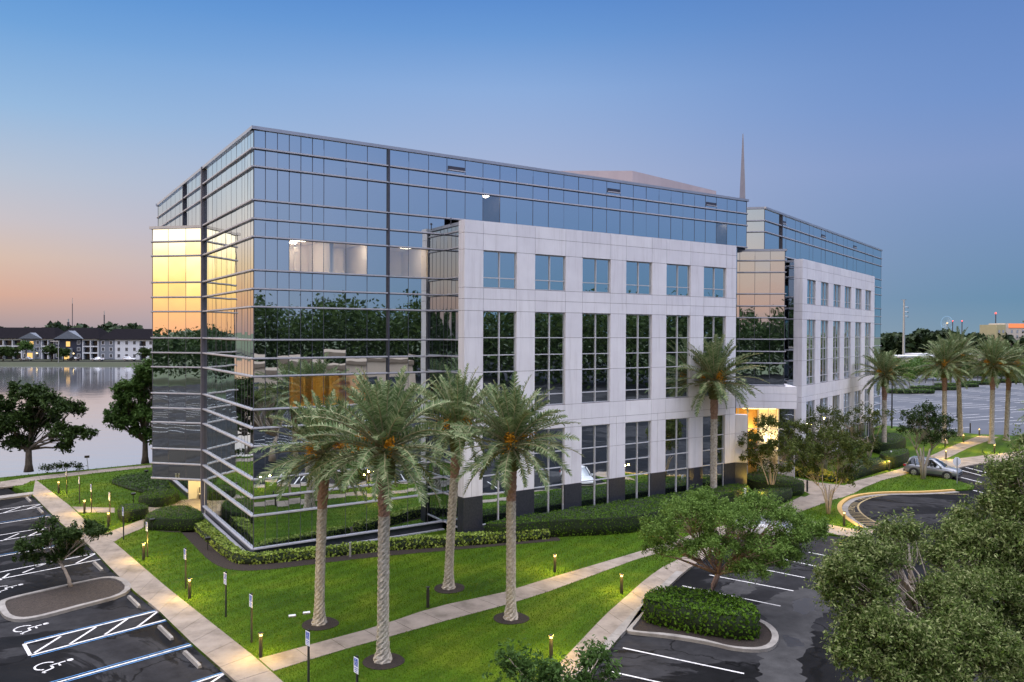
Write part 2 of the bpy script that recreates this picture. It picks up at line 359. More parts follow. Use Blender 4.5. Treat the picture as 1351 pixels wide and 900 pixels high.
def mr(a, b):
    m = N(nt, 'ShaderNodeMapRange', interpolation_type='SMOOTHSTEP'); m.inputs[1].default_value = a; m.inputs[2].default_value = b
    nt.links.new(dt.outputs['Value'], m.inputs[0]); return m.outputs[0]
def mixc(f, a, b):
    m = N(nt, 'ShaderNodeMix', data_type='RGBA'); nt.links.new(f, m.inputs[0]); nt.links.new(a, m.inputs[6]); nt.links.new(b, m.inputs[7]); return m.outputs[2]
cg = mixc(mr(-.85, -.25), r_anti, r_mid); cg = mixc(mr(-.35, .52), cg, r_side); cg = mixc(mr(.36, .90), cg, r_sun)
b1 = N(nt, 'ShaderNodeBackground', i_Strength=1.0); nt.links.new(cg, b1.inputs[0])
sky = N(nt, 'ShaderNodeTexSky', sky_type='NISHITA', sun_disc=False)
sky.sun_elevation = math.radians(-1.5); sky.sun_rotation = math.atan2(SUNDIR[0], SUNDIR[1]) % (2*PI)
b2 = N(nt, 'ShaderNodeBackground', i_Strength=.05); nt.links.new(sky.outputs[0], b2.inputs[0])
ad = N(nt, 'ShaderNodeAddShader'); nt.links.new(b1.outputs[0], ad.inputs[0]); nt.links.new(b2.outputs[0], ad.inputs[1])
nt.links.new(ad.outputs[0], wo.inputs[0])
sl = bpy.data.lights.new('sun_lamp', 'SUN'); sl.energy = .2; sl.angle = math.radians(60); sl.color = (1, .78, .58)
so = bpy.data.objects.new('sun_lamp', sl); col.objects.link(so)
so.rotation_euler = Vector((-SUNDIR[0], -SUNDIR[1], -math.tan(math.radians(14)))).to_track_quat('-Z', 'Y').to_euler()

cd = bpy.data.cameras.new('camera'); cam = bpy.data.objects.new('camera', cd); col.objects.link(cam)
cd.sensor_width = 36; cd.lens = FPX/1351*36; cd.clip_start = .5; cd.clip_end = 20000
mw = Matrix.Identity(4)
for i in range(3): mw[i][0] = RGT[i]; mw[i][1] = UPV[i]; mw[i][2] = -FWD[i]
mw[2][3] = CAMH; cam.matrix_world = mw; sc.camera = cam
vs = sc.view_settings
vs.view_transform = 'Standard'; vs.look = 'None'; vs.exposure = .10; vs.gamma = 1; vs.use_curve_mapping = False
sc.cycles.max_bounces = 8; sc.cycles.glossy_bounces = 4; sc.cycles.transparent_max_bounces = 12
sc.cycles.sample_clamp_indirect = 6; sc.cycles.use_denoising = True
sc.cycles.caustics_reflective = False; sc.cycles.caustics_refractive = False

def plight(name, loc, energy, colr, size, parent=None):
    l = bpy.data.lights.new(name, 'POINT'); l.energy = energy; l.color = colr; l.shadow_soft_size = size
    o = bpy.data.objects.new(name, l); col.objects.link(o); o.location = loc
    if parent: o.parent = parent
    return o

# ------------------------------------------------------------------ ground, water, paving
ZA = -.12                                                  # asphalt level, one kerb below the lawns
z6 = lambda l: [(940+x/3.214, 500+y/3.214) for x, y in l]
z7 = lambda l: [(x/3, 600+y/3) for x, y in l]
b = MB(); b.face([(-9000, -3000, -2.6), (9000, -3000, -2.6), (9000, 12000, -2.6), (-9000, 12000, -2.6)])
M['far_ground'] = pm('far_ground_cover', (.03, .05, .018), (.06, .08, .03), .05, .95)
tag(b.build('ground', M['far_ground']), kind='structure')
b = MB(); b.face([(-600, 55, -1.2), (20, 55, -1.2), (20, 420, -1.2), (-600, 420, -1.2)])
tag(b.build('lake_water', M['water']), kind='structure')
b = MB()
b.prism([(-130, -140), (280, -140), (280, 300), (30, 300), (20, 60), (-38.5, 60.6), (-44, 66.2), (-62, 63.5), (-130, 62)], -1.8, ZA)
tag(b.build('parking_lot', M['asphalt']), kind='structure')
# far bank of the lake
b = MB()
farp = [(-420, 296), (-230, 303), (-150, 306), (-120, 322), (-60, 330), (-40, 340)]
top = [(x, y+14) for x, y in farp]
for i in range(len(farp)-1):
    b.face([(*farp[i], -1.3), (*farp[i+1], -1.3), (*top[i+1], -.2), (*top[i], -.2)])
b.face([(*p, -.2) for p in top]+[(-40, 700, -.2), (-420, 700, -.2)])
tag(b.build('lake_bank', pm('dim_bank_grass', (.018, .026, .008), (.035, .042, .014), .3, .95)), kind='structure')
b = MB(); b.prism([(-420, 322), (-230, 327), (-60, 344), (-60, 349), (-230, 338), (-420, 334)], -.19, -.05)
tag(b.build('lakeside_road', M['asphalt']), kind='structure')

# lawn: one slab at z 0 with everything paved let into or laid on it
def sample(P, n):
    P = np.array([p[:2] for p in P], float); L = np.r_[0, np.cumsum(np.linalg.norm(np.diff(P, axis=0), axis=1))]
    t = np.linspace(0, L[-1], n); return np.c_[np.interp(t, L, P[:, 0]), np.interp(t, L, P[:, 1])]
def smooth(P, k=2, closed=False):
    P = [np.array(p[:2], float) for p in P]
    for _ in range(k):
        Q = []
        m = len(P)
        for i in range(m if closed else m-1):
            a, c = P[i], P[(i+1) % m]; Q += [a*.75+c*.25, a*.25+c*.75]
        P = Q if closed else [P[0]]+Q+[P[-1]]
    return [tuple(p) for p in P]
SWL = pts([(43, 653), (80, 690), (120, 721.7), (143, 746.7), (176.7, 780), (206.7, 803), (253, 848), (310, 898)])
SWR = pts([(46.7, 632.7), (93, 668), (123, 697), (150, 715), (220, 775), (276.7, 820), (340, 870), (373, 900)])
d_ = np.array(SWL[-1])-np.array(SWL[-3]); d_ /= np.linalg.norm(d_)
SWL_end = tuple(np.array(SWL[-1])+d_*8); SWR_end = tuple(np.array(SWR[-1])+d_*8)
KSL = pts([(736.7, 876.7), (796.7, 813), (853, 763), (876.7, 746.7)])
KSR = pts([(765, 902), (835, 820), (901.7, 755)])
k0 = np.array(KSR[0])-np.array(KSR[1]); k0 /= np.linalg.norm(k0)
KS_end = tuple(np.array(KSR[0])+k0*5); KSL_end = tuple(np.array(KSL[0])+k0*5)
RBO = smooth(pts(z6([(1105, 465), (900, 480), (720, 480), (600, 495), (550, 525), (545, 555), (575, 590), (640, 630)])), 2)
NOSE = pts(z6([(690, 640), (672, 668), (610, 672), (530, 662)]))
CURBR = pts([(930, 735), (975, 707), (1040, 697)])
lawn = [SWL_end]+[tuple(p) for p in SWL[::-1]]+[(-44, 66.4), (-62, 63.8), (-130, 62.2), (-130, 69)]
shore = pts([(-60, 637), (0, 630), (60, 624), (120, 619), (200, 611)])
lawn += shore+[(-33, 86), (-10, 110), (40, 135), (52, 112)]
lawn += pts([(1292, 573), (1330, 574), (1351, 577)])+[(84, 96), (76, 88)]+pts(z6([(1190, 325), (970, 385), (860, 372)]))
lawn += pts(z6([(1010, 425), (1112, 452)]))+list(RBO)+NOSE+[tuple(p) for p in CURBR[::-1]]+[tuple(KSR[2]), tuple(KSR[1]), tuple(KSR[0]), KS_end]
b = MB()
b.hexa([(*p, -1.7) for p in lawn[::-1]], [(*p, 0) for p in lawn[::-1]])
tag(b.build('lawn', M['grass']), kind='structure')

PAVED = []
def slabs(L, R, name, z=.012, step=1.55, m='concrete', z0=-.10):
    n = max(2, int(max(np.linalg.norm(np.diff(np.array([p[:2] for p in L]), axis=0), axis=1).sum(), 1)/step)+1)
    A, B = sample(L, n), sample(R, n); b = MB(); PAVED.append([*A, *B[::-1]])
    for i in range(n-1):
        a0, a1, b0, b1 = A[i], A[i+1], B[i], B[i+1]
        g = .012/max(np.linalg.norm(a1-a0), .1); g2 = .012/max(np.linalg.norm(b1-b0), .1)
        q = [a0+(a1-a0)*g, b0+(b1-b0)*g2, b1+(b0-b1)*g2, a1+(a0-a1)*g]
        b.prism([tuple(p) for p in q], z0, z)
    return tag(b.build(name, M[m]), kind='structure')
slabs(list(SWL)+[SWL_end], list(SWR)+[SWR_end], 'sidewalk')
LST = pts([(340.7, 869.5), (423.6, 847), (497.6, 827), (571.7, 801.4), (663.5, 782), (720, 764.4), (843, 728)])+[(12.2, 50.2), (18.2, 55.4), (23.2, 61.6)]
LSB = pts([(360, 886), (441, 860.6), (515, 840), (571.7, 823.6), (672, 797), (720, 782), (840, 738)])+[(13.2, 49.2), (19.4, 54.4), (24.6, 60.6)]
slabs(LST, LSB, 'sidewalk', .016)
slabs([KSL_end]+list(KSL)+[(11.2, 46.2), (15.2, 49.6), (19, 52.6)], [KS_end]+list(KSR)+[tuple(p) for p in CURBR], 'sidewalk', .012)
# kerb strip along the parking bay sidewalk
slabs([tuple(np.array(p)-np.array([.35, -.2])) for p in [KS_end]+list(KSR)], [KS_end]+list(KSR), 'kerb', .02, 3., 'kerb', -.2)
# entrance plaza and right hand paths
b = MB()
pl = pts(z6([(255, 400), (285, 415), (350, 420), (450, 440), (560, 452), (640, 462), (600, 485), (545, 505), (512, 512), (470, 528), (345, 574), (262, 566), (415, 490), (345, 455), (300, 440)]))
b.prism(pl, -.1, .02); tag(b.build('entrance_plaza', M['concrete']), kind='structure')
slabs(pts(z6([(560, 452), (600, 435), (735, 400), (835, 370)]))+[(38.5, 76.2), (43.2, 80.6), (52, 90.5), (60.4, 99.4)], pts(z6([(640, 462), (720, 430), (830, 403)]))+[(38.6, 74), (40.5, 75), (44.6, 79.6), (53, 89), (62, 98)], 'sidewalk', .024)
slabs([(40.5, 76.0), (44.1, 79.4), (52.0, 83.6), (66, 91)], [(41.6, 73.6), (46, 77), (54, 81), (68, 88)], 'sidewalk', .02)
# lakeside path and the spur to the building
slabs(pts([(0, 636), (45, 629), (130, 620), (200, 613.5)]), pts([(0, 640), (47, 634), (130, 624), (200, 616.5)]), 'lake_path', .02)
slabs(pts([(-60, 644), (43, 634)]), pts([(-60, 650), (30, 640)]), 'lake_path', .016)
sp7 = lambda l: pts([(x/6, 600+y/6) for x, y in l])
slabs(sp7([(570, 412), (908, 422)]), sp7([(620, 458), (908, 460)]), 'garden_path', .02)
slabs(sp7([(770, 650), (1000, 560), (1130, 520), (1240, 428)]), sp7([(905, 690), (1010, 628), (1150, 578), (1290, 470)]), 'garden_path', .02)
slabs([(-25.2, 54.2), (-22, 56.2)], [(-23.6, 52.0), (-20.5, 54.5)], 'garden_path', .024, 1.4)
# near lawn corner behind the parking bays, with its kerb
slabs(pts([(-30, 662), (45, 652)]), pts([(-30, 658), (45, 649)]), 'kerb', .02, 3., 'kerb', -.2)

# islands
def island(outline, name, fill, kw=.28, zf=-.03):
    P = smooth(outline, 2, True); c = np.mean(np.array(P), axis=0)
    inn = [tuple(np.array(p)+(c-np.array(p))/np.linalg.norm(c-np.array(p))*kw) for p in P]
    b = MB(); A = sum(P[i][0]*P[(i+1) % len(P)][1]-P[(i+1) % len(P)][0]*P[i][1] for i in range(len(P)))
    if A < 0: P = P[::-1]; inn = inn[::-1]
    b.loft([[(*p, ZA-.05) for p in P], [(*p, .02) for p in P], [(*p, .02) for p in inn], [(*p, zf-.02) for p in inn]], cap=False)
    tag(b.build('kerb', M['kerb']), kind='structure')
    b = MB(); b.face([(*p, zf) for p in inn]); tag(b.build(name, M[fill]), kind='structure')
    return inn
island(pts(z7([(-10, 585), (-2, 620), (30, 650), (110, 655), (300, 605), (545, 540), (475, 472), (300, 505), (100, 550), (20, 570)])), 'mulch_bed', 'drymulch')
island([(6.2, 36.5), (5.75, 35.4), (5.35, 34.4), (5.0, 33.6), (5.3, 33.4), (6.6, 33.1), (8.3, 32.4), (9.4, 31.6), (10.8, 31.6), (11.7, 33.2), (11.6, 34.9), (10.2, 36.2), (8.6, 37.2), (6.9, 37.2), (6.4, 36.9)], 'mulch_bed', 'mulch')
# grass islets beside the drop-off circle: concrete apron and yellow kerb face
b = MB()
yk = [tuple(p) for p in RBO[3:]]
for i in range(len(yk)-1):
    a, c = np.array(yk[i]), np.array(yk[i+1]); nrm = np.array([-(c-a)[1], (c-a)[0]]); nrm /= np.linalg.norm(nrm)
    if nrm@(a-np.array([33., 58.])) < 0: nrm = -nrm
    b.prism([tuple(a-nrm*.02), tuple(c-nrm*.02), tuple(c+nrm*.3), tuple(a+nrm*.3)], -.16, .022)
tag(b.build('kerb', M['kerb_y']), kind='structure')
b = MB()
for i in range(len(yk)-1):
    a, c = np.array(yk[i]), np.array(yk[i+1]); nrm = np.array([-(c-a)[1], (c-a)[0]]); nrm /= np.linalg.norm(nrm)
    if nrm@(a-np.array([33., 58.])) < 0: nrm = -nrm
    b.prism([tuple(a-nrm*.45), tuple(c-nrm*.45), tuple(c-nrm*.025), tuple(a-nrm*.025)], -.16, -.1)
tag(b.build('gutter', M['kerb']), kind='structure')
APRON = pts(z6([(400, 600), (470, 612), (560, 632), (640, 643), (690, 638), (672, 668), (610, 672), (530, 662), (470, 645)]))
b = MB(); b.prism(APRON, -.1, .018)
tag(b.build('sidewalk', M['concrete']), kind='structure')

# worn lighter asphalt where the sealcoat has gone, with ragged edges
z2 = lambda l: [(930+x/3.209, 620+y/3.209) for x, y in l]
def ragged(P, amp, rr):
    P = [np.array(p) for p in P]; Q = []
    for a, c in zip(P, P[1:]+P[:1]):
        n = max(2, int(np.linalg.norm(c-a)/.22))
        for k in range(n): Q.append(a+(c-a)*k/n+np.array([rr.gauss(0, 1), rr.gauss(0, 1)])*amp)
    return [tuple(p) for p in Q]
M['worn'] = pm('worn_grey_asphalt', (.026, .0265, .028), (.058, .0585, .06), 1.2, .85, .2, 30, detail=9, spec=.2)
M['seal'] = pm('fresh_black_sealcoat', (.009, .0095, .012), (.016, .0165, .02), 1.5, .5, .15, 30, detail=9)
b = MB()
for l in ([(195, 590), (300, 530), (400, 500), (490, 505), (545, 540), (520, 605), (460, 640), (445, 760), (400, 800), (440, 960), (225, 960), (240, 770), (290, 690), (258, 625)], [(60, 500), (180, 455), (250, 470), (200, 520), (110, 545)], [(560, 330), (690, 330), (800, 380), (720, 430), (600, 400)]):
    b.face([(*p, ZA+.003) for p in ragged(pts(z2(l), ZA), .09, RND)])
tag(b.build('asphalt_patch', M['worn']), kind='structure')
b = MB()
for l in ([(375, 560), (420, 540), (470, 552), (465, 600), (410, 612), (372, 595)], [(330, 700), (400, 715), (420, 745), (350, 750)]): b.face([(*p, ZA+.005) for p in ragged(pts(z2(l), ZA), .05, RND)])
tag(b.build('asphalt_patch', M['seal']), kind='structure')
b = MB(); b.face([(*p, ZA+.004) for p in [(40.5, 100), (62, 101), (84, 99), (150, 140), (230, 250), (110, 262), (60, 160)]])
tag(b.build('far_parking_lot', pm('grey_lot_asphalt', (.03, .034, .04), (.075, .08, .09), .16, .5, .1, 30, detail=9, streak=(.35, 1, 1))), kind='structure')

# ------------------------------------------------------------------ painted markings
mk = MB(); ZP = ZA+.009
def pl_(p, q, w=.11, m=0, z=ZP): a, c = at(*p, ZA), at(*q, ZA); mk.line(a, c, w, z, m)
def px2(l, ox, oy, k): return [(ox+x/k, oy+y/k) for x, y in l]
# near bay: hatched access aisle
A0, A1, B0, B1 = (31.7, 850), (209, 805.8), (40, 865), (220, 817.5)
pl_(A0, A1, .12); pl_(B0, B1, .12); pl_(A0, B0, .14)
for s, e in (((45, 862), (80, 840)), ((92, 850), (126.7, 827.5)), ((138.3, 837.5), (168.3, 816.7)), ((181, 827.5), (208, 807))): pl_(s, e, .11)
pl_((31.7, 848.2), (209, 804.2), .07, 1, ZP+.004); pl_((41, 867.2), (220, 819.4), .07, 1, ZP+.004)
pl_((60, 905), (257, 849.5), .11); pl_((60, 902.4), (257, 847.3), .07, 1, ZP+.004); pl_((60, 907.6), (257, 851.6), .07, 1, ZP+.004)
pl_((225, 912), (297, 888), .11); pl_((225, 909.5), (297, 886.2), .07, 1, ZP+.004); pl_((262, 912), (296, 889), .11)
# rows further up
for s, e in (((-20, 675), (55, 665)), ((-20, 681), (60, 668)), ((5, 676.7), (31.7, 667.5)), ((36, 671.6), (55, 665)), ((-20, 694), (73, 680)),
             ((-20, 709.6), (62, 696)), ((-20, 717), (64, 703)), ((2, 714), (25, 704)), ((36, 708), (60, 697)), ((-20, 737.4), (85, 719.5)),
             ((-10, 757), (127.5, 730)), ((-10, 766), (136, 737.5)), ((0, 765.5), (12, 757)), ((30, 756), (62, 743)), ((45, 750), (61, 742.5)), ((100, 743.5), (127.5, 730))): pl_(s, e, .11)
for s, e in (((-20, 692.4), (73, 678.6)), ((-20, 735.7), (85, 718))): pl_(s, e, .06, 1, ZP+.004)
# front parking bays on the other side of the lawn
for s, e in (((821.7, 855), (981.7, 889)), ((805, 886), (960, 921)), ((900, 773), (1029.7, 799.8)), ((936, 758.7), (1046.8, 779.8)), ((975, 745), (1062, 762.4)), ((1010, 733), (1080, 748)), ((1067, 729), (1092, 733.7))): pl_(s, e, .1)
# behind the car and by the stop sign
for s, e in (((1252, 611), (1310, 626)), ((1262, 619), (1300, 629)), ((1268, 630), (1296, 637)), ((1284, 647), (1297, 650.3))): pl_(s, e, .16)
# rows of the far lot, and the bays behind the camera that the glass mirrors
fd = at(1340, 546, ZA)[:2]-at(1190, 556, ZA)[:2]; fd /= np.linalg.norm(fd); fn = np.array([-fd[1], fd[0]])
fo = at(1195, 572, ZA)[:2]
for r in range(7):
    for k in range(0, 34):
        for h_ in (0, 5.35):
            c = fo+fd*(4+r*19.+h_)+fn*(2.75*k+1)
            if c[1] > 97 and c[1] < 245: mk.line(c, c+fd*5.25, .17, ZP)
for r in range(4):
    for k in range(0, 24): c = np.array([-58.-r*17, -30+2.75*k]); mk.line(c, c+np.array([-10.4, 0]), .13, ZP)
for r in range(3):
    for k in range(0, 26): c = np.array([22.+2.75*k, 16-r*17.]); mk.line(c, c+np.array([-3, -9.]), .13, ZP)
# wheelchair pictograms on the asphalt
def wheelchair(mb, c, upd, s, z, m=0, F=None):
    """strokes of the access pictogram, up along upd"""
    upd = np.array(upd, float); upd /= np.linalg.norm(upd); rt = np.array([upd[1], -upd[0]])
    T = (lambda x, y: (*(np.array(c[:2])+rt*x*s+upd*y*s), z)) if F is None else (lambda x, y: F(c[0]+x*s, c[1], c[2]+y*s))
    def stroke(P, w):
        for (x0, y0), (x1, y1) in zip(P[:-1], P[1:]):
            L = math.hypot(x1-x0, y1-y0); nx, ny = -(y1-y0)/L*w/2, (x1-x0)/L*w/2
            mb.face([T(x0-nx, y0-ny), T(x1-nx, y1-ny), T(x1+nx, y1+ny), T(x0+nx, y0+ny)], m)
    stroke([(-.1+.3*math.cos(a), -.22+.3*math.sin(a)) for a in np.linspace(2.0, 5.9, 12)], .065)
    mb.face([T(-.06+.1*math.cos(a), .5+.1*math.sin(a)) for a in np.linspace(0, 2*PI, 12)[:-1]], m)
    stroke([(-.06, .36), (-.03, -.08), (.24, -.08), (.36, -.42), (.48, -.36)], .07)
    stroke([(-.05, .14), (.2, .14)], .06)
upd = at(209, 805.8, ZA)[:2]-at(31.7, 850, ZA)[:2]
for p in ((41, 828.5), (71, 877.5), (10, 775.5)): wheelchair(mk, at(*p, ZA), upd, 1.2, ZP)
# drop-off circle: yellow no-stopping band
RBI = smooth(pts(z6([(1085, 490), (850, 485), (700, 495), (630, 520), (612, 545), (640, 580), (700, 612), (745, 626)]), ZA), 2)
for a, c in zip(RBI[:-1], RBI[1:]): mk.line(a, c, .13, ZP, 2)
SA, SB = sample(RBO[2:], 44), sample(RBI[1:], 44)
for i in range(3, 42):
    if i in (20, 21, 22, 23, 24, 29, 30, 31, 32): continue
    a, c = SA[i], SB[min(i+1, 43)]; mk.line(a+(c-a)*.28, c, .12, ZP+.004, 2)
def ground_text(body, c, d, size):
    cu = bpy.data.curves.new('t', 'FONT'); cu.body = body; cu.size = size; cu.align_x = 'CENTER'; cu.align_y = 'CENTER'
    o = bpy.data.objects.new('t', cu); col.objects.link(o)
    dg = bpy.context.evaluated_depsgraph_get(); me = bpy.data.meshes.new_from_object(o.evaluated_get(dg))
    a = math.atan2(d[1], d[0]); ca, sa = math.cos(a), math.sin(a)
    V = [(c[0]+v.co.x*ca-v.co.y*sa, c[1]+v.co.x*sa+v.co.y*ca) for v in me.vertices]
    F = [tuple(p.vertices) for p in me.polygons]
    bpy.data.objects.remove(o); bpy.data.meshes.remove(me); bpy.data.curves.remove(cu); return V, F
for body, i in (('FIRE', 22), ('LANE', 31)):
    a, c = SA[i], SB[i]; mid = a*.42+c*.58; tang = SA[i-1]-SA[i+1]
    V, F = ground_text(body, mid, tang, .8)
    for f in F: mk.face([(*V[k], ZP+.004) for k in f], 2)
tag(mk.build('parking_lines', [M['paint'], M['paint_b'], M['paint_y']]), kind='structure')

# mulch rings and beds
def bed(P, name='mulch_bed', m='mulch', z=.02):
    b = MB(); P = smooth(P, 2, True); c = np.mean(np.array(P), axis=0); A = sum(P[i][0]*P[(i+1) % len(P)][1]-P[(i+1) % len(P)][0]*P[i][1] for i in range(len(P)))
    if A < 0: P = P[::-1]
    PAVED.append(P); b.prism(P, -.05, z); tag(b.build(name, M[m]), kind='structure')
def ring(c, r): bed([(c[0]+r*math.cos(a)*RND.uniform(.88, 1.12), c[1]+r*math.sin(a)*RND.uniform(.88, 1.12)) for a in np.linspace(0, 2*PI, 10)[:-1]])

# ------------------------------------------------------------------ the office building (local axes: u along the front, v into the depth)
ANG = math.atan2(U2[1], U2[0])
bld = empty('office_building', (C0[0], C0[1], 0), ANG, 'six storey office building of blue mirror glass with white window fronts behind the palms', 'office building')
ZL = sorted([.55+4*k for k in range(6)]+[2.45+4*k for k in range(6)]+[3.48+4*k for k in range(6)])   # sill, head and mid-spandrel lines
ZTOP = 24.6
def on_line(F, x):
    """s where the photo column x meets the wall line F"""
    o = C0+F.o[0]*U2+F.o[1]*V2; d = F.c*U2+F.s*V2; r = ray(x, 440)[:2]
    return float(np.linalg.solve(np.array([d, -r]).T, -o)[0])
def vision(z0, z1): return ((.5*(z0+z1)-.55) % 4) < 1.9
def curtain(F, S, z0, z1, parent=bld, lit=None, gm='glass', hbar=.08, hp=.13, vbar=.03, thick=(), cap=True, tilt=.0038, bd=0.):
    """one curtain wall: per storey a window band and a spandrel band, each with its own mullions"""
    R = [z0]+[z for z in ZL if z0+.2 < z < z1-.2]+[z1]
    bands = []
    for a, c in zip(R[:-1], R[1:]):
        k = 'window_band' if vision(a, c) else 'spandrel_band'
        if bands and bands[-1][0] == k: bands[-1][1].append((a, c))
        else: bands.append((k, [(a, c)]))
    for k, rows in bands:
        g = MB(); f = MB()
        for a, c in rows:
            for s0, s1 in zip(S[:-1], S[1:]):
                tx, tz = RND.gauss(0, tilt), RND.gauss(0, tilt)
                q = lambda s, z: F(s, bd+tx*(s-s0)/(s1-s0)+tz*(z-a)/(c-a), z)
                mi = 1 if (lit and k == 'window_band' and lit(.5*(s0+s1), .5*(a+c))) else 0
                g.face([q(s0, a), q(s1, a), q(s1, c), q(s0, c)], mi)
            f.fbox(F, S[0]-.02, S[-1]+.02, bd-.03, bd+hp, a-hbar/2, a+hbar/2, 0)
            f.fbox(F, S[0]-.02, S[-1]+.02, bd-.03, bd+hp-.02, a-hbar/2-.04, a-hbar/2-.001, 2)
        zb, zt = rows[0][0]+hbar/2, rows[-1][1]-hbar/2-.041
        for s in S:
            wv = .1 if any(abs(s-t) < .1 for t in thick) else vbar
            f.fbox(F, s-wv/2, s+wv/2, bd-.03, bd+(.17 if wv > .05 else .006), zb+.001, zt-.001, 2 if wv > .05 else 1)
        o = g.build(k, [M[gm], M['glass_lit']], parent)
        f.build('mullion_grid', [M['alu'], M['midalu'], M['dkalu']], o)
    if cap:
        c = MB(); c.fbox(F, S[0]-.15, S[-1]+.15, bd-.3, bd+.14, z1-.07, z1+.12); c.build('parapet_cap', M['cap'], parent)

FM = Fr((0, 0), 0)
UU = [0, .66, 1.35, 2.04, 2.73, 3.43, 4.13, 5.53, 6.91, 8.31, 9.73, 11.15, 12.5, 13.89, 15.28, 16.65, 18.03, 19.43, 20.79, 22.17, 23.54, 24.89, 26.25, 27.6, 28.94, 30.3, 31.67, 33.0, 34.35, 35.7, 37.0, 38.32, 39.64, 40.88, 42.15]
def lit_main(s, z):
    if 16.5 < z < 18.5: return 2.0 < s < 6.95 or 8.3 < s < 11.2
    if 8.5 < z < 10.5: return 2.0 < s < 7.0
    if 20.5 < z < 22.5: return 15.2 < s < 16.7 or 38.3 < s < 39.7
    return False
LOWU = [u for u in UU if u < 12]+[12.33]
curtain(FM, UU, 20.55, ZTOP, lit=lit_main, thick=(8.31,), vbar=.042)
curtain(FM, LOWU, .55, 20.55, lit=lit_main, thick=(8.31,), cap=False)
# left flank
FLf = Fr((0, 32.5), -PI/2)                                   # walks towards the corner, outward -u
VL = [0, .65, 1.3, 1.95, 2.6, 3.9, 5.2, 6.5, 7.8, 9.1, 10.4, 11.7, 13.07]
curtain(FLf, sorted([32.5-v for v in VL]), .55, 20.55, thick=(32.5-13.07,), cap=False)
curtain(FLf, sorted([32.5-v for v in VL]+[32.5-v for v in (14.4, 15.8, 17.2, 18.6, 20, 22, 24, 26, 28, 30, 32.5)]), 20.55, ZTOP, thick=(32.5-13.07, 12.5))
curtain(FLf, sorted([32.5-v for v in (18.6, 20, 22, 24, 26, 28, 30, 32.5)]), .55, 20.55, cap=False)
b = MB(); b.box(-.2, .1, 12.97, 13.17, 0, ZTOP+.1); b.build('corner_post', pm('grey_post_metal', (.13, .12, .14), (.17, .16, .18), 2, .4, metal=.2), bld)
# angled glass bay on the left flank
Lb = 4.14; FB = Fr((-Lb/math.sqrt(2), 13.07+Lb/math.sqrt(2)), -PI/4)
curtain(FB, [0, 1.29, 2.7, 4.0], 2.4, 20.45)
FB2 = Fr((0, 13.07+2*Lb/math.sqrt(2)), -3*PI/4)
curtain(FB2, [0, 1.3, 2.7, Lb], 2.4, 20.45)
q = Lb/math.sqrt(2)
b = MB(); b.prism([(-.05, 13.2), (-q+.06, 13.07+q), (-.05, 13.07+2*q-.12)], 20.2, 20.4); b.build('roof', M['roofing'], bld)
b = MB(); b.prism([(-.05, 13.2), (-q+.06, 13.07+q), (-.05, 13.07+2*q-.12)], 2.34, 2.46); b.build('soffit', M['cream'], bld)
# lit side entrance under the bay
b = MB(); b.box(3.0, 3.2, 13.1, 18.7, 0, 2.5); b.box(.0, 3.0, 18.5, 18.7, 0, 2.5); b.box(.0, 3.0, 12.75, 12.9, 0, 2.5); b.box(0, 3.2, 12.9, 18.6, 2.5, 2.6)
pr = b.build('side_entrance', M['cream'], bld)
b = MB(); b.box(-3.6, 2.98, 13.2, 18.45, -.05, .03); b.build('entrance_paving', M['concrete'], pr)
b = MB(); b.box(1.2, 1.5, 14.6, 15.8, 2.42, 2.49); b.build('ceiling_lamp', M['lamp_warm'], pr)
plight('entrance_light', (.7, 15.6, 2.1), 300, (1, .80, .40), .25, bld)
# plinth
b = MB(); b.fbox(FM, .05, 12.3, -.4, -.06, 0, .5); b.fbox(FLf, 32.5-13, 32.45, -.4, -.06, 0, .5); b.fbox(FLf, 0, 13.9, -.4, -.06, 0, .5)
b.build('plinth', M['granite'], bld)
b = MB(); b.fbox(FM, -.2, 12.3, .0, .22, 0, .07); b.fbox(FLf, 32.5-13, 32.5, .0, .22, 0, .07); b.build('kerb_edge', M['alu'], bld)
# light-blocking core, floors, roof
b = MB(); b.prism([(7.2, 6), (36, 6), (36, 20), (7.2, 27)], 0, 24.2); b.build('light_block_core', M['dkalu'], bld)  # unseen opaque core, added to block light inside the building
b = MB(); b.prism([(.1, .1), (42, .1), (42, 20), (.1, 32.3)], 24.2, 24.42); b.build('roof', M['roofing'], bld)
FR = Fr((42.15, 0), PI/2); curtain(FR, [0, 4, 8, 12, 16, 20], 20.55, ZTOP)
FK = Fr((42.15, 20), math.atan2(12.5, -42.15)); curtain(FK, list(np.linspace(0, math.hypot(42.15, 12.5), 17)), .55, ZTOP)
b = MB(); b.box(41.0, 42.1, .1, 19, 20.3, 20.5); b.build('soffit', M['dkalu'], bld)
b = MB(); b.fbox(Fr((40.9, -.05), PI/2), 0, 19, -.2, 0, 0, 20.4); b.build('side_wall', M['glass_dark'], bld)
# lit rooms behind the glass
def room(u0, u1, z0, z1, dep, wm, lamps, name, parts=(), lm='lamp_white'):
    b = MB()
    b.box(u0, u1, dep, dep+.1, z0, z1); b.box(u0-.1, u0, .2, dep, z0, z1); b.box(u1, u1+.1, .2, dep, z0, z1)
    b.box(u0, u1, .2, dep, z1, z1+.08); b.box(u0, u1, .2, dep, z0-.08, z0)
    for p, wd in parts: b.box(p, p+wd, dep-.9, dep-.8, z0, z1-.25)
    o = b.build(name, M[wm], bld)
    for x, y, sx, sy in lamps:
        l = MB(); l.box(x-sx/2, x+sx/2, y-sy/2, y+sy/2, z1-.06, z1-.003); l.build('ceiling_lamp', M[lm], o)
room(1.4, 4.6, 16.45, 18.62, 4.2, 'white_in', [(3.1, 1.5, .9, .45), (3.0, 3.2, .9, .3)], 'office_room', [(1.9, .7), (3.4, .25)])
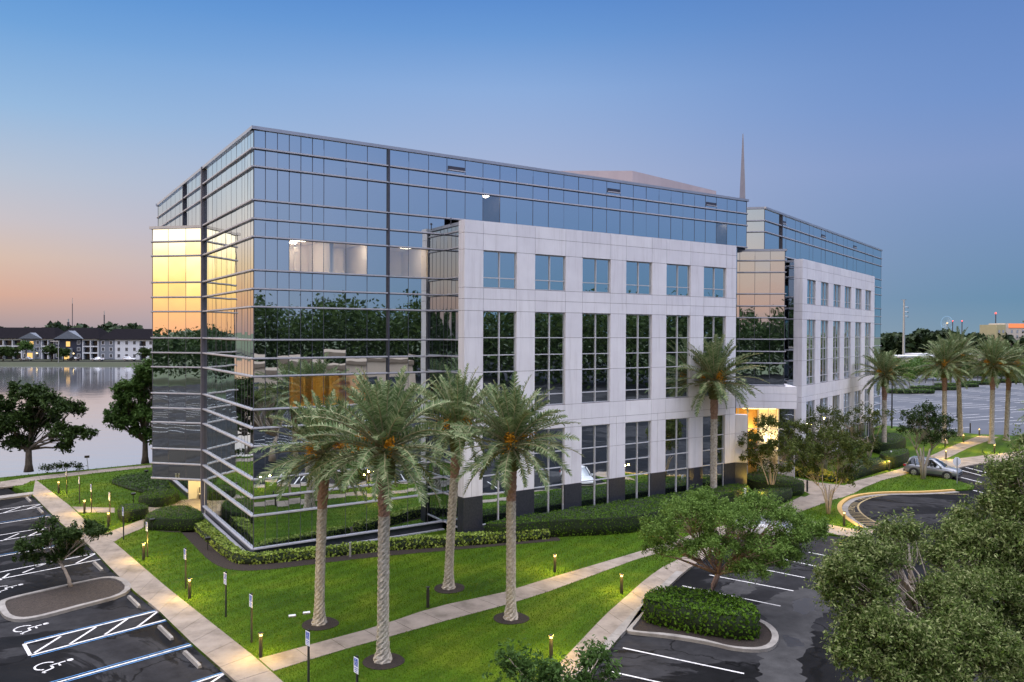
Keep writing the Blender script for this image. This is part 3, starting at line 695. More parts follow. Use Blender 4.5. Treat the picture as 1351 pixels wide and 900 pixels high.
room(4.8, 7.3, 16.45, 18.62, 4.6, 'white_in', [(6.35, 1.3, .9, .45)], 'office_room', [(6.0, .8)])
room(8.4, 11.4, 16.45, 18.62, 4.6, 'white_in', [(10.3, 1.5, .8, .35)], 'office_room', [(9.2, .5)])
room(1.9, 7.1, 8.4, 10.62, 4.5, 'yellow_in', [(3.0, 2, 1.2, .5), (5.6, 2, 1.2, .5)], 'office_room', [(2.6, .12), (3.3, .12), (4.1, .12), (4.6, .9), (5.8, .7)], 'lamp_amber')
room(15.0, 17.0, 20.5, 22.55, 3.5, 'dkalu', [(15.9, 1.2, .95, .4)], 'office_room')
room(38.1, 40.0, 20.5, 22.55, 3.5, 'dkalu', [(38.9, 1.2, .8, .5)], 'office_room')
def vents(F, S):
    for s0, s1 in S:
        b = MB(); b.fbox(F, s0+.08, s1-.05, .01, .03, 23.72, 24.02, 0); b.fbox(F, s0+.08, s1-.05, .03, .12, 23.72, 23.78, 1); b.build('vent', [M['dkalu'], M['alu']], bld)
vents(FM, [(12.5, 13.89), (26.25, 27.6), (37.0, 38.32)])

# white window fronts
XW = 2.54
def white_front(F, s0, s1, wins, ztop=20.1, dep=.30, ret=None):
    """precast panels round three rows of windows; joints are real gaps over a dark backing"""
    rows = [(15.88, 18.23, [16.53]), (8.14, 14.38, [8.88, 10.49, 11.57, 12.69]), (.7, 6.54, [2.64, 3.83, 4.95])]
    xs = sorted(set([s0, s1]+[x for w in wins for x in w]))
    zs = [2.62, 4.95, 6.54, 7.05, 8.12, 10.49, 12.69, 14.4, 15.15, 15.86, 18.25, 19.3, ztop]
    winx = lambda a, c: any(w0-.01 < .5*(a+c) < w1+.01 for w0, w1 in wins)
    winz = lambda a, c: any(r[0] < .5*(a+c) < r[1] for r in rows)
    P = MB(); G = .022
    X2 = []
    for a, c in zip(xs[:-1], xs[1:]):
        X2.append((a, c))
    for a, c in X2:
        for z0, z1 in zip(zs[:-1], zs[1:]):
            if winx(a, c) and winz(z0, z1): continue
            cells = [(a, c)] if (winx(a, c) or z0 > 6.6) else [(a, a+(c-a)*.42), (a+(c-a)*.42, c)]
            for p, q in cells: P.fbox(F, p+G/2, q-G/2, -dep, 0, z0+G/2, z1-G/2)
    P.build('wall_panels', M['panel'], bld)
    g = MB()
    for a, c in X2:
        if winx(a, c): g.fbox(F, a-.001, c+.001, -dep, -.01, .0, .66)
        else: g.fbox(F, a+.006, c-.006, -dep, .012, .0, 2.605)
    g.build('granite_base', M['granite'], bld)
    B = MB()
    for a, c in X2:                                           # dark backing behind the joints
        if winx(a, c):
            for z0, z1 in ((6.56, 8.12), (14.4, 15.86), (18.25, ztop-.05)): B.fbox(F, a, c, -dep-.02, -.03, z0, z1)
        else: B.fbox(F, a+.02, c-.02, -dep-.02, -.03, .02, ztop-.05)
    B.build('joint_backing', M['joint'], bld)
    for a, c in wins:
        for z0, z1, bars in rows:
            n = MB(); tx, tz = RND.gauss(0, .003), RND.gauss(0, .003)
            zz = [z0]+bars+[z1]; m = .5*(a+c)
            for s_, e_ in ((a, m), (m, c)):
                for p, q in zip(zz[:-1], zz[1:]):
                    t1, t2 = RND.gauss(0, .002), RND.gauss(0, .002)
                    n.face([F(s_, -.16, p), F(e_, -.16+t1, p), F(e_, -.16+t1+t2, q), F(s_, -.16+t2, q)])
            o = n.build('window', M['glass'], bld)
            f = MB(); t = .045
            f.fbox(F, a+.002, a+t, -.2, -.1, z0+.002, z1-.002); f.fbox(F, c-t, c-.002, -.2, -.1, z0+.002, z1-.002); f.fbox(F, m-t*.7, m+t*.7, -.2, -.09, z0+t, z1-t)
            f.fbox(F, a+t, c-t, -.2, -.1, z0+.002, z0+t); f.fbox(F, a+t, c-t, -.2, -.1, z1-t, z1-.002)
            for zb in bars:
                f.fbox(F, a+t, m-t*.7, -.2, -.1, zb-.03, zb+.03); f.fbox(F, m+t*.7, c-t, -.2, -.1, zb-.03, zb+.03)
            f.build('window_frame', M['frame'], o)
    # return of the pier and glazed side back to the curtain wall
    if ret:
        D, gd = ret
        e = F(s0, 0, 0); FRt = Fr(F(s0, -D, 0)[:2], F.ang-PI/2)
        P = MB(); FS = Fr(F(s0, -gd, 0)[:2], F.ang-PI/2)
        for z0, z1 in zip(zs[:-1], zs[1:]): P.fbox(FS, gd-D, gd-.301, -.25, 0, z0+G/2, z1-G/2)
        P.build('pier_panels', M['panel'], bld)
        g = MB(); g.fbox(FS, gd-D-.01, gd-.302, -.25, .012, 0, 2.605); g.build('granite_base', M['granite'], bld)
        curtain(FS, [0, .5, 1.05, 1.6, gd-D], .55, 19.9, gm='glass_dark', bd=-.15, hp=.06)
    r = MB(); r.prism([F(s0+.3, -.31, 0)[:2], F(s1-.05, -.31, 0)[:2], F(s1-.05, -2.9 if not ret else -ret[1]+.02, 0)[:2], F(s0+.3, -2.9 if not ret else -ret[1]+.02, 0)[:2]], 19.75, 19.9)
    r.build('roof', M['roofing'], bld)
    s = MB(); s.fbox(F, s1-.25, s1-.02, -2.6, -.31, 0, ztop-.02); s.build('end_wall', M['panel'], bld)
FW1 = Fr((12.15, -2.97), 0)
white_front(FW1, 0, 25.24, [(13.55+4.02*k-12.15, 13.55+4.02*k+XW-12.15) for k in range(6)], ret=(.74, 2.97))
# second wing, turned 18.6 degrees
WA = math.atan2(.788, .6157)-ANG
g0 = W2L((23.24, 71.2)); FG2 = Fr(g0, WA)
S2 = [0]+[on_line(FG2, 960+x/6) for x in (405, 415, 455, 530, 568, 640, 670, 735, 768, 825, 857, 910, 940, 988, 1015, 1085, 1145, 1210)]
S2u = [S2[0]]+S2[2:]
curtain(FG2, S2u, 20.55, ZTOP, thick=(S2u[1],), vbar=.049)
curtain(FG2, [S2u[-1]-9, S2u[-1]-6, S2u[-1]-3, S2u[-1]], .55, 20.55, cap=False)
curtain(FG2, [0, 2, 4, 6.2], .55, 20.55, cap=False)
vents(FG2, [(S2u[1], S2u[2]), (S2u[7], S2u[8]), (S2u[13], S2u[14])])
FP = Fr((g0[0]-8*math.cos(-PI/4+.0), g0[1]+8*math.sin(PI/4)), -PI/4)
curtain(FP, [0, 2.2, 4.4, 6.2, 8], 20.55, ZTOP)
B0 = FG2(3.5, 2.38, 0)[:2]; FW2 = Fr(B0, WA)
w2 = [(on_line(FW2, 960+a/6), on_line(FW2, 960+c/6)) for a, c in ((628, 695), (737, 797), (836, 892), (925, 976), (1010, 1057), (1088, 1133))]
white_front(FW2, 0, on_line(FW2, 1153.4), w2, ret=(.8, 2.38))
LW = S2u[-1]
b = MB(); b.prism([FG2(.1, -.1, 0)[:2], FG2(LW-.1, -.1, 0)[:2], FG2(LW-.1, -18, 0)[:2], FG2(.1, -18, 0)[:2]], 24.2, 24.42); b.build('roof', M['roofing'], bld)
curtain(Fr(FG2(LW, 0, 0)[:2], WA+PI/2), [0, 3, 6, 9, 12, 15, 18], .55, ZTOP)
b = MB(); b.fbox(FG2, 0, LW, -18.2, -18, 0, ZTOP); b.build('rear_wall', M['glass_dark'], bld)
# entrance bay between the wings
e0 = W2L((20.1-2.9*.9925, 68.2+.1219*2.9)); FE = Fr(e0, -math.radians(7)-ANG)
SE = [0, 1.6]+[on_line(FE, 960+x/6) for x in (92, 212, 333, 450)]
curtain(FE, SE, 8.5, 20.35)
sE = SE[-1]
FE2 = Fr(FE(sE, 0, 0)[:2], FE.ang+PI/2); curtain(FE2, [0, 1.5, 3, 4.5], 8.5, 20.35, gm='glass_dark')
b = MB(); b.fbox(FE, .0, sE-.02, -4.5, -.05, 20.1, 20.3); b.build('roof', M['roofing'], bld)
b = MB(); b.fbox(FE, 1.6, sE+1.0, -5.5, .35, 6.47, 7.1); b.fbox(FE, 1.6, sE+1.0, -5.5, .36, 7.12, 7.75); b.fbox(FE, 1.6, sE+1.0, -5.5, .35, 7.77, 8.4); b.build('entrance_canopy', M['panel'], bld)
# angled pier next to the entrance
c1 = FW1(25.24, -.02, 0)[:2]; FA = Fr(c1, -.0+math.atan2(-.2, .98)-ANG)
b = MB(); b.fbox(FA, .02, .95, -.8, -.02, 2.62, 4.95); b.fbox(FA, .02, .95, -.8, -.02, 4.97, 6.46); b.build('pier_panels', M['panel'], bld)
b = MB(); b.fbox(FA, .02, .96, -.8, -.005, 0, 2.6); b.build('granite_base', M['granite'], bld)
# lobby: lit glass front set back under the canopy
lb = MB()
FLb = Fr(FE(0, -1.6, 0)[:2], FE.ang)
def sx(x): return on_line(FLb, x)
L0, L1, L2, L3 = sx(982), sx(1001), sx(1028), sx(1050)
lb.fbox(FLb, L0-1, L3, -5.2, -5.0, .02, 6.4, 0); lb.fbox(FLb, L0-1, L3, -5, 0, 6.3, 6.42, 0); lb.fbox(FLb, L2, L2+.15, -5, -.1, .02, 6.3, 0)
lob = lb.build('lobby', [M['cream']], bld)
b = MB(); b.fbox(FLb, L0-.9, L1+.2, -1.6, -1.4, .02, 6.28); b.build('lobby_wall', M['orange_in'], lob)
b = MB(); b.fbox(FLb, L1+.25, L2-.05, -1.0, -.8, .02, 6.28); b.build('lobby_wall', M['cream'], lob)
g = MB(); g.face([FLb(L2, 0, .05), FLb(L3, 0, .05), FLb(L3, 0, 6.4), FLb(L2, 0, 6.4)]); go = g.build('window', M['glass_dark'], bld)
g = MB()
for a, c in zip((L0-.5, L1, .5*(L1+L2)), (L1, .5*(L1+L2), L2)): g.face([FLb(a, 0, .05), FLb(c, 0, .05), FLb(c, 0, 6.4), FLb(a, 0, 6.4)])
M['glass_clear'] = glassmat('lobby_glass', (.8, .85, .9), .10, (.95, .95, .95))
go = g.build('entrance_doors', M['glass_clear'], bld)
f = MB()
for s in (L0-.5, L0+.35, L1, .5*(L1+L2), L2, L3-.05): f.fbox(FLb, s-.04, s+.04, -.05, .06, .02, 6.4)
f.fbox(FLb, L0-.5, L3, -.05, .05, 2.5, 2.6); f.fbox(FLb, L0-.5, L3, -.05, .05, 4.4, 4.5); f.build('door_frame', M['alu'], go)
b = MB(); b.fbox(FLb, L0, L2-.2, -.75, -.15, 6.2, 6.28); b.build('ceiling_lamp', M['lamp_warm'], lob)
b = MB(); b.fbox(FE, 2.4, sE-.5, -1.2, -.4, 6.40, 6.46); b.build('ceiling_lamp', M['lamp_warm'], bld)
for s_, d_2, z_, e_ in ((.5*(L1+L2), -.4, 3.5, 150), (.5*(L0+L1), -.7, 4.2, 120), (.5*(L1+L2), 1.2, 4.6, 130)):
    p = FLb(s_, d_2, z_); plight('lobby_light', p, e_*.8, (1, .78, .40), .3, bld)
# roof screen and spire
b = MB(); ph = [W2L(p) for p in ((11, 71), (21.3, 80.9), (21.3, 92), (-8, 92), (-6, 71.4))]
b.prism(ph, 24.43, 27.95); b.build('roof_screen', M['pent'], bld)
sp_ = W2L((22.4, 75)); b = MB()
tri = lambda r, z, x: [(sp_[0]+x+r*math.cos(a), sp_[1]+r*math.sin(a), z) for a in (.2, 2.3, 4.4)]
b.loft([tri(.42, 24.4, 0), tri(.3, 27.5, -.03), tri(.05, 32.4, -.12)]); b.build('spire', pm('spire_paint', (.16, .16, .2), (.2, .2, .24), 1, .6), bld)
b = MB(); p = FW1(-.1, -1.6, 0); b.cyl(p[0], p[1], 19.9, 20.25, .03); b.cyl(p[0], p[1], 20.25, 20.36, .1, 10, 0, .06); b.build('roof_floodlight', M['dkalu'], bld)

# ------------------------------------------------------------------ trees
def crown_points(lobes, n_clumps, n_leaves, sig, rg, low=-.35, sprig=0.):
    """clump centres inside the lobes, then leaves gathered round each"""
    cl = []
    vol = np.array([l[3]*l[4]*l[5] for l in lobes])**.75; share = vol/vol.sum()
    for l, s in zip(lobes, share):
        k = max(3, int(round(n_clumps*s)))
        d = rg.normal(size=(k, 3)); d /= np.linalg.norm(d, axis=1)[:, None]
        d[:, 2] = np.where(d[:, 2] < low, -d[:, 2]*.6, d[:, 2])
        r = rg.uniform(.45, 1.0, size=(k, 1))**.6
        cl.append(np.array(l[:3])+d*r*np.array(l[3:6]))
    cl = np.concatenate(cl); wgt = rg.uniform(.4, 1.6, len(cl)); wgt /= wgt.sum()
    idx = rg.choice(len(cl), n_leaves, p=wgt)
    off = rg.normal(size=(n_leaves, 3))*np.array([1, 1, .62])*sig
    if sprig:                                                  # shoots growing out and up from each clump
        ns_ = 5; cen = np.mean([l[:3] for l in lobes], axis=0)
        dr = rg.normal(size=(len(cl), ns_, 3))*.55; dr += ((cl-cen)/(np.linalg.norm(cl-cen, axis=1)[:, None]+1e-6))[:, None, :]*.6; dr[:, :, 2] += .65
        dr /= np.linalg.norm(dr, axis=2)[:, :, None]; ln_ = rg.uniform(.4, 1.25, (len(cl), ns_))*sprig
        j_ = rg.integers(0, ns_, n_leaves); t_ = rg.uniform(0, 1, n_leaves)**.8
        off = dr[idx, j_]*(ln_[idx, j_]*t_)[:, None]+rg.normal(size=(n_leaves, 3))*sig*(.62-.42*t_)[:, None]
    sc_ = rg.uniform(.6, 1.3, len(cl))[idx][:, None]
    return cl, cl[idx]+off*sc_, idx
def make_tree(name, label, cat, base, lobes, n_clumps, n_leaves, lsize, leafm, barkm, trunk_r, fork, seed, group=None, sig=.35, stems=1, lean=(0, 0), aspect=.45, twigs=1., spread=.25, rz=0., up=.5, z0=0., curl=.12, sprig=0.):
    rg = np.random.default_rng(seed); rr = random.Random(seed)
    t = empty(name, (base[0], base[1], z0), rz, label, cat, group)
    cl, L, idx = crown_points(lobes, n_clumps, n_leaves, sig, rg, sprig=sprig)
    cen = np.mean([l[:3] for l in lobes], axis=0)
    V = leaves(L, lsize, (L-cen)*.12, up, aspect, rg)
    tr = MB(); tw = MB()
    forks = []
    if stems == 1:
        P = [(0, 0, -.1), (lean[0]*.15, lean[1]*.15, fork*.3), (lean[0]*.55, lean[1]*.55, fork*.7), (lean[0], lean[1], fork)]
        tr.tube(P, [trunk_r*1.45, trunk_r*1.02, trunk_r*.9, trunk_r*.85], 9); forks = [(lean[0], lean[1], fork, trunk_r*.5)]
        tr.tube([(lean[0], lean[1], fork-.02), (lean[0]*1.1, lean[1]*1.1, fork+.35)], [trunk_r*.85, trunk_r*.55], 9)
    else:
        for k in range(stems):
            a = 2*PI*k/stems+rr.uniform(-.4, .4); s = spread*rr.uniform(.7, 1.3)
            e = (math.cos(a)*s*fork, math.sin(a)*s*fork, fork*rr.uniform(.85, 1.1))
            tr.tube([(math.cos(a)*trunk_r*1.3, math.sin(a)*trunk_r*1.3, -.1), (e[0]*.3, e[1]*.3, fork*.4), (e[0]*.62, e[1]*.62, fork*.75), e], [trunk_r*1.15, trunk_r, trunk_r*.85, trunk_r*.7], 7)
            forks.append((*e, trunk_r*.62))
    for l in lobes:
        f = min(forks, key=lambda q: (q[0]-l[0])**2+(q[1]-l[1])**2)
        e = np.array(l[:3])+np.array([0, 0, -.15*l[5]]); s = np.array(f[:3]); md = (s+e)/2+np.array([rr.uniform(-1, 1), rr.uniform(-1, 1), .3])*curl*np.linalg.norm(e-s)
        P = [tuple(s-np.array([0, 0, .03])), tuple(s*.55+md*.45), tuple(md), tuple(md*.45+e*.55), tuple(e)]
        tr.tube(P, [f[3], f[3]*.85, f[3]*.66, f[3]*.5, f[3]*.34], 6)
        near = [c for c in cl if np.linalg.norm((c-np.array(l[:3]))/np.array(l[3:6])) < 1.05]
        rr.shuffle(near)
        for c in near[:int(len(near)*twigs)]:
            k = rr.choice([1, 2, 3, 4]); a = np.array(P[k]); m2 = (a+c)/2+np.array([rr.uniform(-1, 1), rr.uniform(-1, 1), rr.uniform(-.2, .9)])*.14*np.linalg.norm(c-a)
            r0 = f[3]*(.5 if k < 3 else .36); tw.tube([tuple(a), tuple(m2), tuple(c)], [r0*.62, r0*.38, r0*.12], 4)
    tr.build('trunk', M[barkm], t, True)
    if tw.v: tw.build('limbs', M[barkm], t, True)
    npmesh('crown', V, 4, M[leafm], t)
    return t
def lob(n, c, R, r, seed, flat=.7, zj=.4):
    """n overlapping lobes round centre c within radius R"""
    rr = random.Random(seed); o = []
    for k in range(n):
        a = 2*PI*k/n+rr.uniform(-.5, .5); d = R*rr.uniform(.45, 1) if k else R*.1
        o.append((c[0]+math.cos(a)*d, c[1]+math.sin(a)*d, c[2]+rr.uniform(-zj, zj)*r, r*rr.uniform(.75, 1.15), r*rr.uniform(.75, 1.15), r*flat*rr.uniform(.8, 1.15)))
    return o
def dirto(p, q): return (q[0]-p[0], q[1]-p[1])
def lobe_px(base, D, l):
    """lobes given as photo outline (x, y, radius in px) at depth D: placed around the trunk in real metres"""
    o = []
    for x, y, r, *rest in l:
        dd = D+(rest[0] if rest else 0); ry = ray(x, y); p = CAM+ry/ry[1]*dd; k = r*dd/FPX
        o.append((p[0]-base[0], p[1]-base[1], p[2], k, k, k*(rest[1] if len(rest) > 1 else .8)))
    return o

# lake side trees
p = at(38, 621)[:2]
make_tree('shade_tree', 'broad dark green tree on the grass strip at the lake edge beside the bush', 'tree', p,
          lobe_px(p, p[1], [(20, 560, 28), (60, 540, 26), (35, 525, 22), (90, 545, 18), (-10, 545, 26), (75, 575, 20, -1), (108, 575, 13), (-15, 575, 22), (25, 590, 18), (85, 590, 12), (55, 560, 24, 1.5)]), 300, 26000, .17, 'dark_leaf', 'bark', .30, 2.0, 21, sig=.36, twigs=.35, sprig=.6)
p = at(192, 613)[:2]; p = (p[0]-.6, p[1]+1.2)
make_tree('shade_tree', 'bright green tree by the lake leaning out from behind the glass corner', 'tree', p,
          lobe_px(p, p[1], [(185, 515, 24), (205, 500, 26), (165, 545, 20), (200, 550, 26), (185, 572, 16), (155, 548, 14), (215, 580, 20), (178, 530, 22), (195, 490, 16), (172, 560, 18), (165, 520, 14), (150, 556, 10)]), 280, 24000, .17, 'green_leaf', 'bark', .28, 2.0, 22, sig=.34, twigs=.3, sprig=.6)
# small tree in the mulch island
p = at(93, 773)[:2]
make_tree('parking_tree', 'small leaning tree in the brown mulch island between accessible bays', 'tree', p,
          lobe_px(p, p[1], [(75, 712, 24, 0, .55), (45, 722, 20, 0, .5), (105, 705, 22, 0, .5), (60, 738, 16, 0, .5), (90, 728, 20, .5, .5), (128, 704, 12, -.5, .5), (30, 738, 10, 0, .5), (65, 695, 14, 0, .5), (118, 695, 10, .3, .5)]), 170, 9500, .085, 'dark_leaf', 'bark_pale', .075, 1.2, 23, sig=.19, lean=(-.55, 0), twigs=.5, sprig=.32)
# front island tree with the pink trunk
p = at(934, 807)[:2]
make_tree('parking_tree', 'spreading soft green tree with pinkish trunk growing from the hedged parking island', 'tree', p,
          lobe_px(p, p[1], [(960, 690, 42, 0, .62), (905, 685, 36, 0, .6), (1020, 690, 38, .5, .6), (870, 705, 26, 0, .7), (945, 725, 34, -.8, .5), (1010, 725, 36, -.6, .55), (1062, 705, 24, .5, .7), (900, 730, 22, -.6, .6), (985, 752, 24, -1., .6), (930, 665, 24, .8, .6), (1000, 668, 24, .8, .6), (865, 728, 16, 0, .7), (1045, 738, 20, 0, .7), (1075, 700, 16, .3, .7), (1050, 712, 22, -.3, .7), (1015, 745, 20, -.8, .6)]), 520, 68000, .052, 'elm_leaf', 'bark_pink', .14, 1.75, 24, sig=.22, lean=(.5, .1), twigs=.6, sprig=.5)
# large oaks close to the camera
p = (12.6, 22.)
make_tree('oak_tree', 'large grey green oak nearest the camera reaching over the parking aisle', 'tree', p,
          lobe_px(p, 21.5, [(1128, 762, 30), (1108, 790, 20), (1165, 745, 26, .5), (1150, 790, 28), (1198, 716, 17, 1), (1172, 712, 14, .8), (1135, 735, 18, .4), (1140, 835, 26, -.6), (1175, 835, 30, -1), (1130, 870, 24, -1), (1170, 885, 34, -1.2), (1215, 860, 30, -1.2), (1235, 800, 28, .2), (1260, 835, 36, -.8), (1300, 870, 40, -1.2), (1230, 905, 40, -1.5), (1100, 770, 14), (1270, 790, 28, .4)]), 620, 80000, .055, 'oak_leaf', 'bark_pale', .24, 2.6, 25, sig=.2, twigs=.85, sprig=.62, lean=(.3, .2), aspect=.38)
p = (17.6, 25.5)
make_tree('oak_tree', 'tall olive green oak at the edge of view with bare twigs showing', 'tree', p,
          lobe_px(p, 25, [(1258, 714, 20), (1228, 738, 22), (1290, 700, 22, .4), (1318, 680, 28), (1280, 735, 30, -.6), (1330, 640, 26), (1318, 650, 14, .8), (1345, 612, 14), (1358, 590, 12), (1320, 720, 34, -.5), (1350, 680, 36), (1310, 775, 36, -1.2), (1355, 750, 34, -.8), (1350, 820, 40, -1.2), (1385, 650, 34), (1385, 720, 40), (1268, 690, 11, .6), (1340, 890, 44, -1.5), (1290, 820, 30, -1)]), 620, 82000, .06, 'oak_leaf', 'bark_pale', .26, 3.4, 26, sig=.22, twigs=.95, sprig=.66, lean=(.2, .1), aspect=.38)
# sapling top at the lower frame edge
p = (1.45, 19.5)
make_tree('young_tree', 'sparse young tree whose leafy tip rises over the front lawn edge', 'tree', p,
          lobe_px(p, 19.5, [(690, 890, 20, 0, .9), (735, 895, 18), (775, 878, 16, .3), (715, 905, 18), (800, 895, 10), (672, 868, 9), (790, 868, 9), (755, 912, 26)]), 90, 5200, .065, 'green_leaf', 'bark_pale', .07, 2.0, 27, sig=.14, twigs=.8, aspect=.4, sprig=.5)
# crape myrtles by the entrance
G_M = 'multi stemmed ornamental trees by the entrance'
def myrtle(px, lobes, label, seed, stems=6, n=14000, leafm='myrtle_leaf', fork=2.3, D=None, sp=.28, tr=.05):
    p = at(*px)[:2] if D is None else D
    make_tree('crape_myrtle', label, 'tree', p, lobe_px(p, p[1], lobes), 190, n, .085, leafm, 'bark_pale', tr, fork, seed, G_M, sig=.26, stems=stems, twigs=.9, spread=sp, curl=.06, up=.3, sprig=.5)
myrtle((1093, 678), [(1080, 610, 26), (1105, 600, 26), (1060, 600, 22), (1125, 610, 22), (1090, 585, 22), (1115, 630, 18), (1068, 625, 16), (1135, 595, 14), (1050, 615, 12)], 'multi stemmed tree with pale trunks on the grass islet by the drop off circle', 31, 7)
myrtle((1018, 655), [(1020, 600, 24), (1000, 585, 20), (1040, 590, 22), (1010, 565, 18), (1050, 570, 18), (1030, 620, 16), (990, 605, 12), (1062, 598, 14)], 'multi stemmed tree in the hedge bed in front of the lit lobby', 32, 6, 13000)
myrtle((1218, 632), [(1220, 565, 20), (1205, 555, 16), (1238, 560, 18), (1222, 545, 14), (1248, 575, 12), (1198, 570, 11), (1230, 580, 14)], 'dark crowned multi stemmed tree on the grass islet in front of the silver car', 33, 5, 8000, 'dark_leaf', 2.6, tr=.09)
myrtle((1130, 625), [(1115, 560, 18), (1135, 548, 16), (1100, 550, 14), (1150, 560, 16), (1165, 550, 14), (1125, 580, 16), (1145, 585, 14), (1100, 575, 12)], 'thin branched tree against the ground floor windows of the far wing', 34, 6, 5500, D=(36.5, 78.5), fork=2.6)
myrtle((1085, 640), [(1070, 560, 14), (1085, 548, 12), (1098, 565, 14), (1080, 580, 14)], 'slender thin branched tree between the lobby and the far wing windows', 35, 5, 3000, D=(30.2, 74.0), fork=2.4)
p = (22.9, 66.2)
make_tree('entrance_shrub', 'dark open shrub tree against the glowing lobby glass', 'tree', p, lobe_px(p, p[1], [(990, 590, 10), (1005, 598, 11), (983, 604, 8), (1000, 612, 10)]), 50, 2200, .085, 'dark_leaf', 'bark', .045, 1.4, 36, sig=.25, stems=3, twigs=.9)

# ------------------------------------------------------------------ date palms
def frond_mesh(rg, n_fr, length, lo=-.42, hi=1.48, npairs=42):
    LV = []; rb = MB()
    for k in range(n_fr):
        q = (k+.5)/n_fr; el = lo+(hi-lo)*(q**.8)+rg.normal()*.1; az = k*2.39996+rg.normal()*.15
        Lf = length*rg.uniform(.85, 1.1)*(.9 if el > .95 else 1 if el > -.2 else .88)
        h = np.array([math.cos(az), math.sin(az), 0]); zz = np.array([0, 0, 1.])
        droop = .34+.42*max(0., math.cos(el))+rg.uniform(-.12, .22)
        n = 11; P = [h*.2+zz*(-.1+.35*max(el, 0))]; e = el
        for i in range(n):
            e = el-droop*((i+1)/n)**1.7
            P.append(P[-1]+(h*math.cos(e)+zz*math.sin(e))*Lf/n)
        P = np.array(P); rb.tube([tuple(x) for x in P], list(np.linspace(.042, .008, n+1)), 4)
        tt = np.linspace(.12, .995, npairs); L = np.linspace(0, 1, n+1)
        C = np.stack([np.interp(tt, L, P[:, i]) for i in range(3)], 1)
        T = np.gradient(C, axis=0); T /= np.linalg.norm(T, axis=1)[:, None]
        side = np.cross(h, zz); tw = rg.normal()*.35
        up = np.cross(side, T); up /= np.linalg.norm(up, axis=1)[:, None]
        sd = side*math.cos(tw)+up*math.sin(tw); un = up*math.cos(tw)-side*math.sin(tw)
        prof = .62*np.clip(np.sin(PI*np.clip(tt*.86+.1, 0, 1))**.7, .15, 1)*Lf/4
        for s in (1, -1):
            j = rg.normal(size=(npairs, 3))*.14
            d = sd*s*.72+T*.62+un*rg.uniform(.1, .5)+j; d /= np.linalg.norm(d, axis=1)[:, None]
            d[:, 2] -= .08; ln = prof[:, None]*rg.uniform(.85, 1.12, size=(npairs, 1))
            wd = np.cross(d, un); wd /= np.linalg.norm(wd, axis=1)[:, None]; wdt = .028
            q4 = np.empty((npairs, 4, 3)); q4[:, 0] = C-wd*wdt; q4[:, 1] = C+wd*wdt; q4[:, 2] = C+d*ln*.6+wd*wdt*.8-zz*.03*ln; tip = C+d*ln-zz*.08*ln
            q4[:, 3] = tip
            LV.append(q4.reshape(-1, 3))
    return np.concatenate(LV), rb
def make_palm(label, seed, h=7.8, lean=(0, 0), n_fr=96, length=3.65, lo=-.42, aim=0.):
    rg = np.random.default_rng(seed)
    t = empty('date_palm', (0, 0, 0), 0, label, 'palm tree', None)
    tr = MB(); n = 14; rings = []; zs = np.arange(-.15, h-.9, .105)
    def cx(z): q = max(0, z)/h; return (lean[0]*q**1.5, lean[1]*q**1.5)
    for i, z in enumerate(zs):
        r0 = .215+.14*math.exp(-max(z, 0)/.35)+(.03 if z > h-2 else 0)
        R = []
        for k in range(n):
            a = 2*PI*(k+.5*(i % 2))/n; r = r0*(1+(.085 if (k+i//1) % 2 else -.05)+rg.normal()*.025)
            x, y = cx(z); R.append((x+r*math.cos(a), y+r*math.sin(a), z+.02*((k+i) % 2)))
        rings.append(R)
    b1 = MB(); b1.loft(rings[:int(len(rings)*.8)]); b1.build('trunk', M['palm_trunk'], t)
    b1 = MB(); b1.loft(rings[int(len(rings)*.8)-1:]); b1.build('upper_trunk', M['palm_red'], t)
    bm_ = MB(); rr = []
    for i, z in enumerate(np.linspace(h-1.05, h+.15, 12)):
        q = i/11; r0 = .22+.17*math.sin(PI*min(1, q*.8+.12)); x, y = cx(z)
        rr.append([(x+r0*(1+(.13 if (k+i) % 2 else -.1)+rg.normal()*.03)*math.cos(2*PI*k/14), y+r0*(1+(.13 if (k+i) % 2 else -.1))*math.sin(2*PI*k/14), z) for k in range(14)])
    bm_.loft(rr); bm_.build('leaf_bases', M['palm_boot'], t)
    V, rb = frond_mesh(rg, n_fr, length, lo); off = np.array([lean[0], lean[1], h+.1]); V = V+off
    rb.v = [tuple(np.array(p)+off) for p in rb.v]; rb.m = [1]*len(rb.f)
    npmesh('crown', V, 4, [M['palm_leaf'], M['rachis']], t, extra=rb)
    for k in range(3):
        a = 2*PI*k/3+rg.uniform(-.4, .4)+aim; m_ = int(rg.uniform(200, 360))
        d = np.array([math.cos(a), math.sin(a), 0]); q = rg.uniform(0, 1, m_)[:, None]
        C = off+d*(.35+.62*q)+np.array([0, 0, 1])*(.38+.62*q-.85*q*q)+rg.normal(size=(m_, 3))*np.array([.11, .11, .16])*(.4+q)
        st = MB(); st.tube([tuple(off+np.array([0, 0, .1])), tuple(off+d*.35+np.array([0, 0, .5])), tuple(off+d*.6+np.array([0, 0, .4]))], [.03, .02, .015], 4)
        npmesh('date_blossom', leaves(C, .055, None, 0, .55, rg), 4, M['fruit'], t, extra=st)
    return t
def put_palm(o, p, rz, s, label, group):
    o.location = (p[0], p[1], 0); o.rotation_euler = (0, 0, rz); o.scale = (s, s, s); o['label'] = label; o['group'] = group; return o
GP = 'date palms on the front lawn'; GQ = 'date palms along the far path'
pa = make_palm('palm', 101, 7.9, (.05, .05), 86, 3.15, -.5, .9)
pb = make_palm('palm', 202, 7.7, (.22, .05), 74, 3.0, -.62, .3)
pc = make_palm('palm', 303, 8.0, (.45, .12), 80, 3.1, -.4, 1.6)
pd = make_palm('palm', 404, 7.85, (-.02, .1), 90, 3.05, -.55, 2.2)
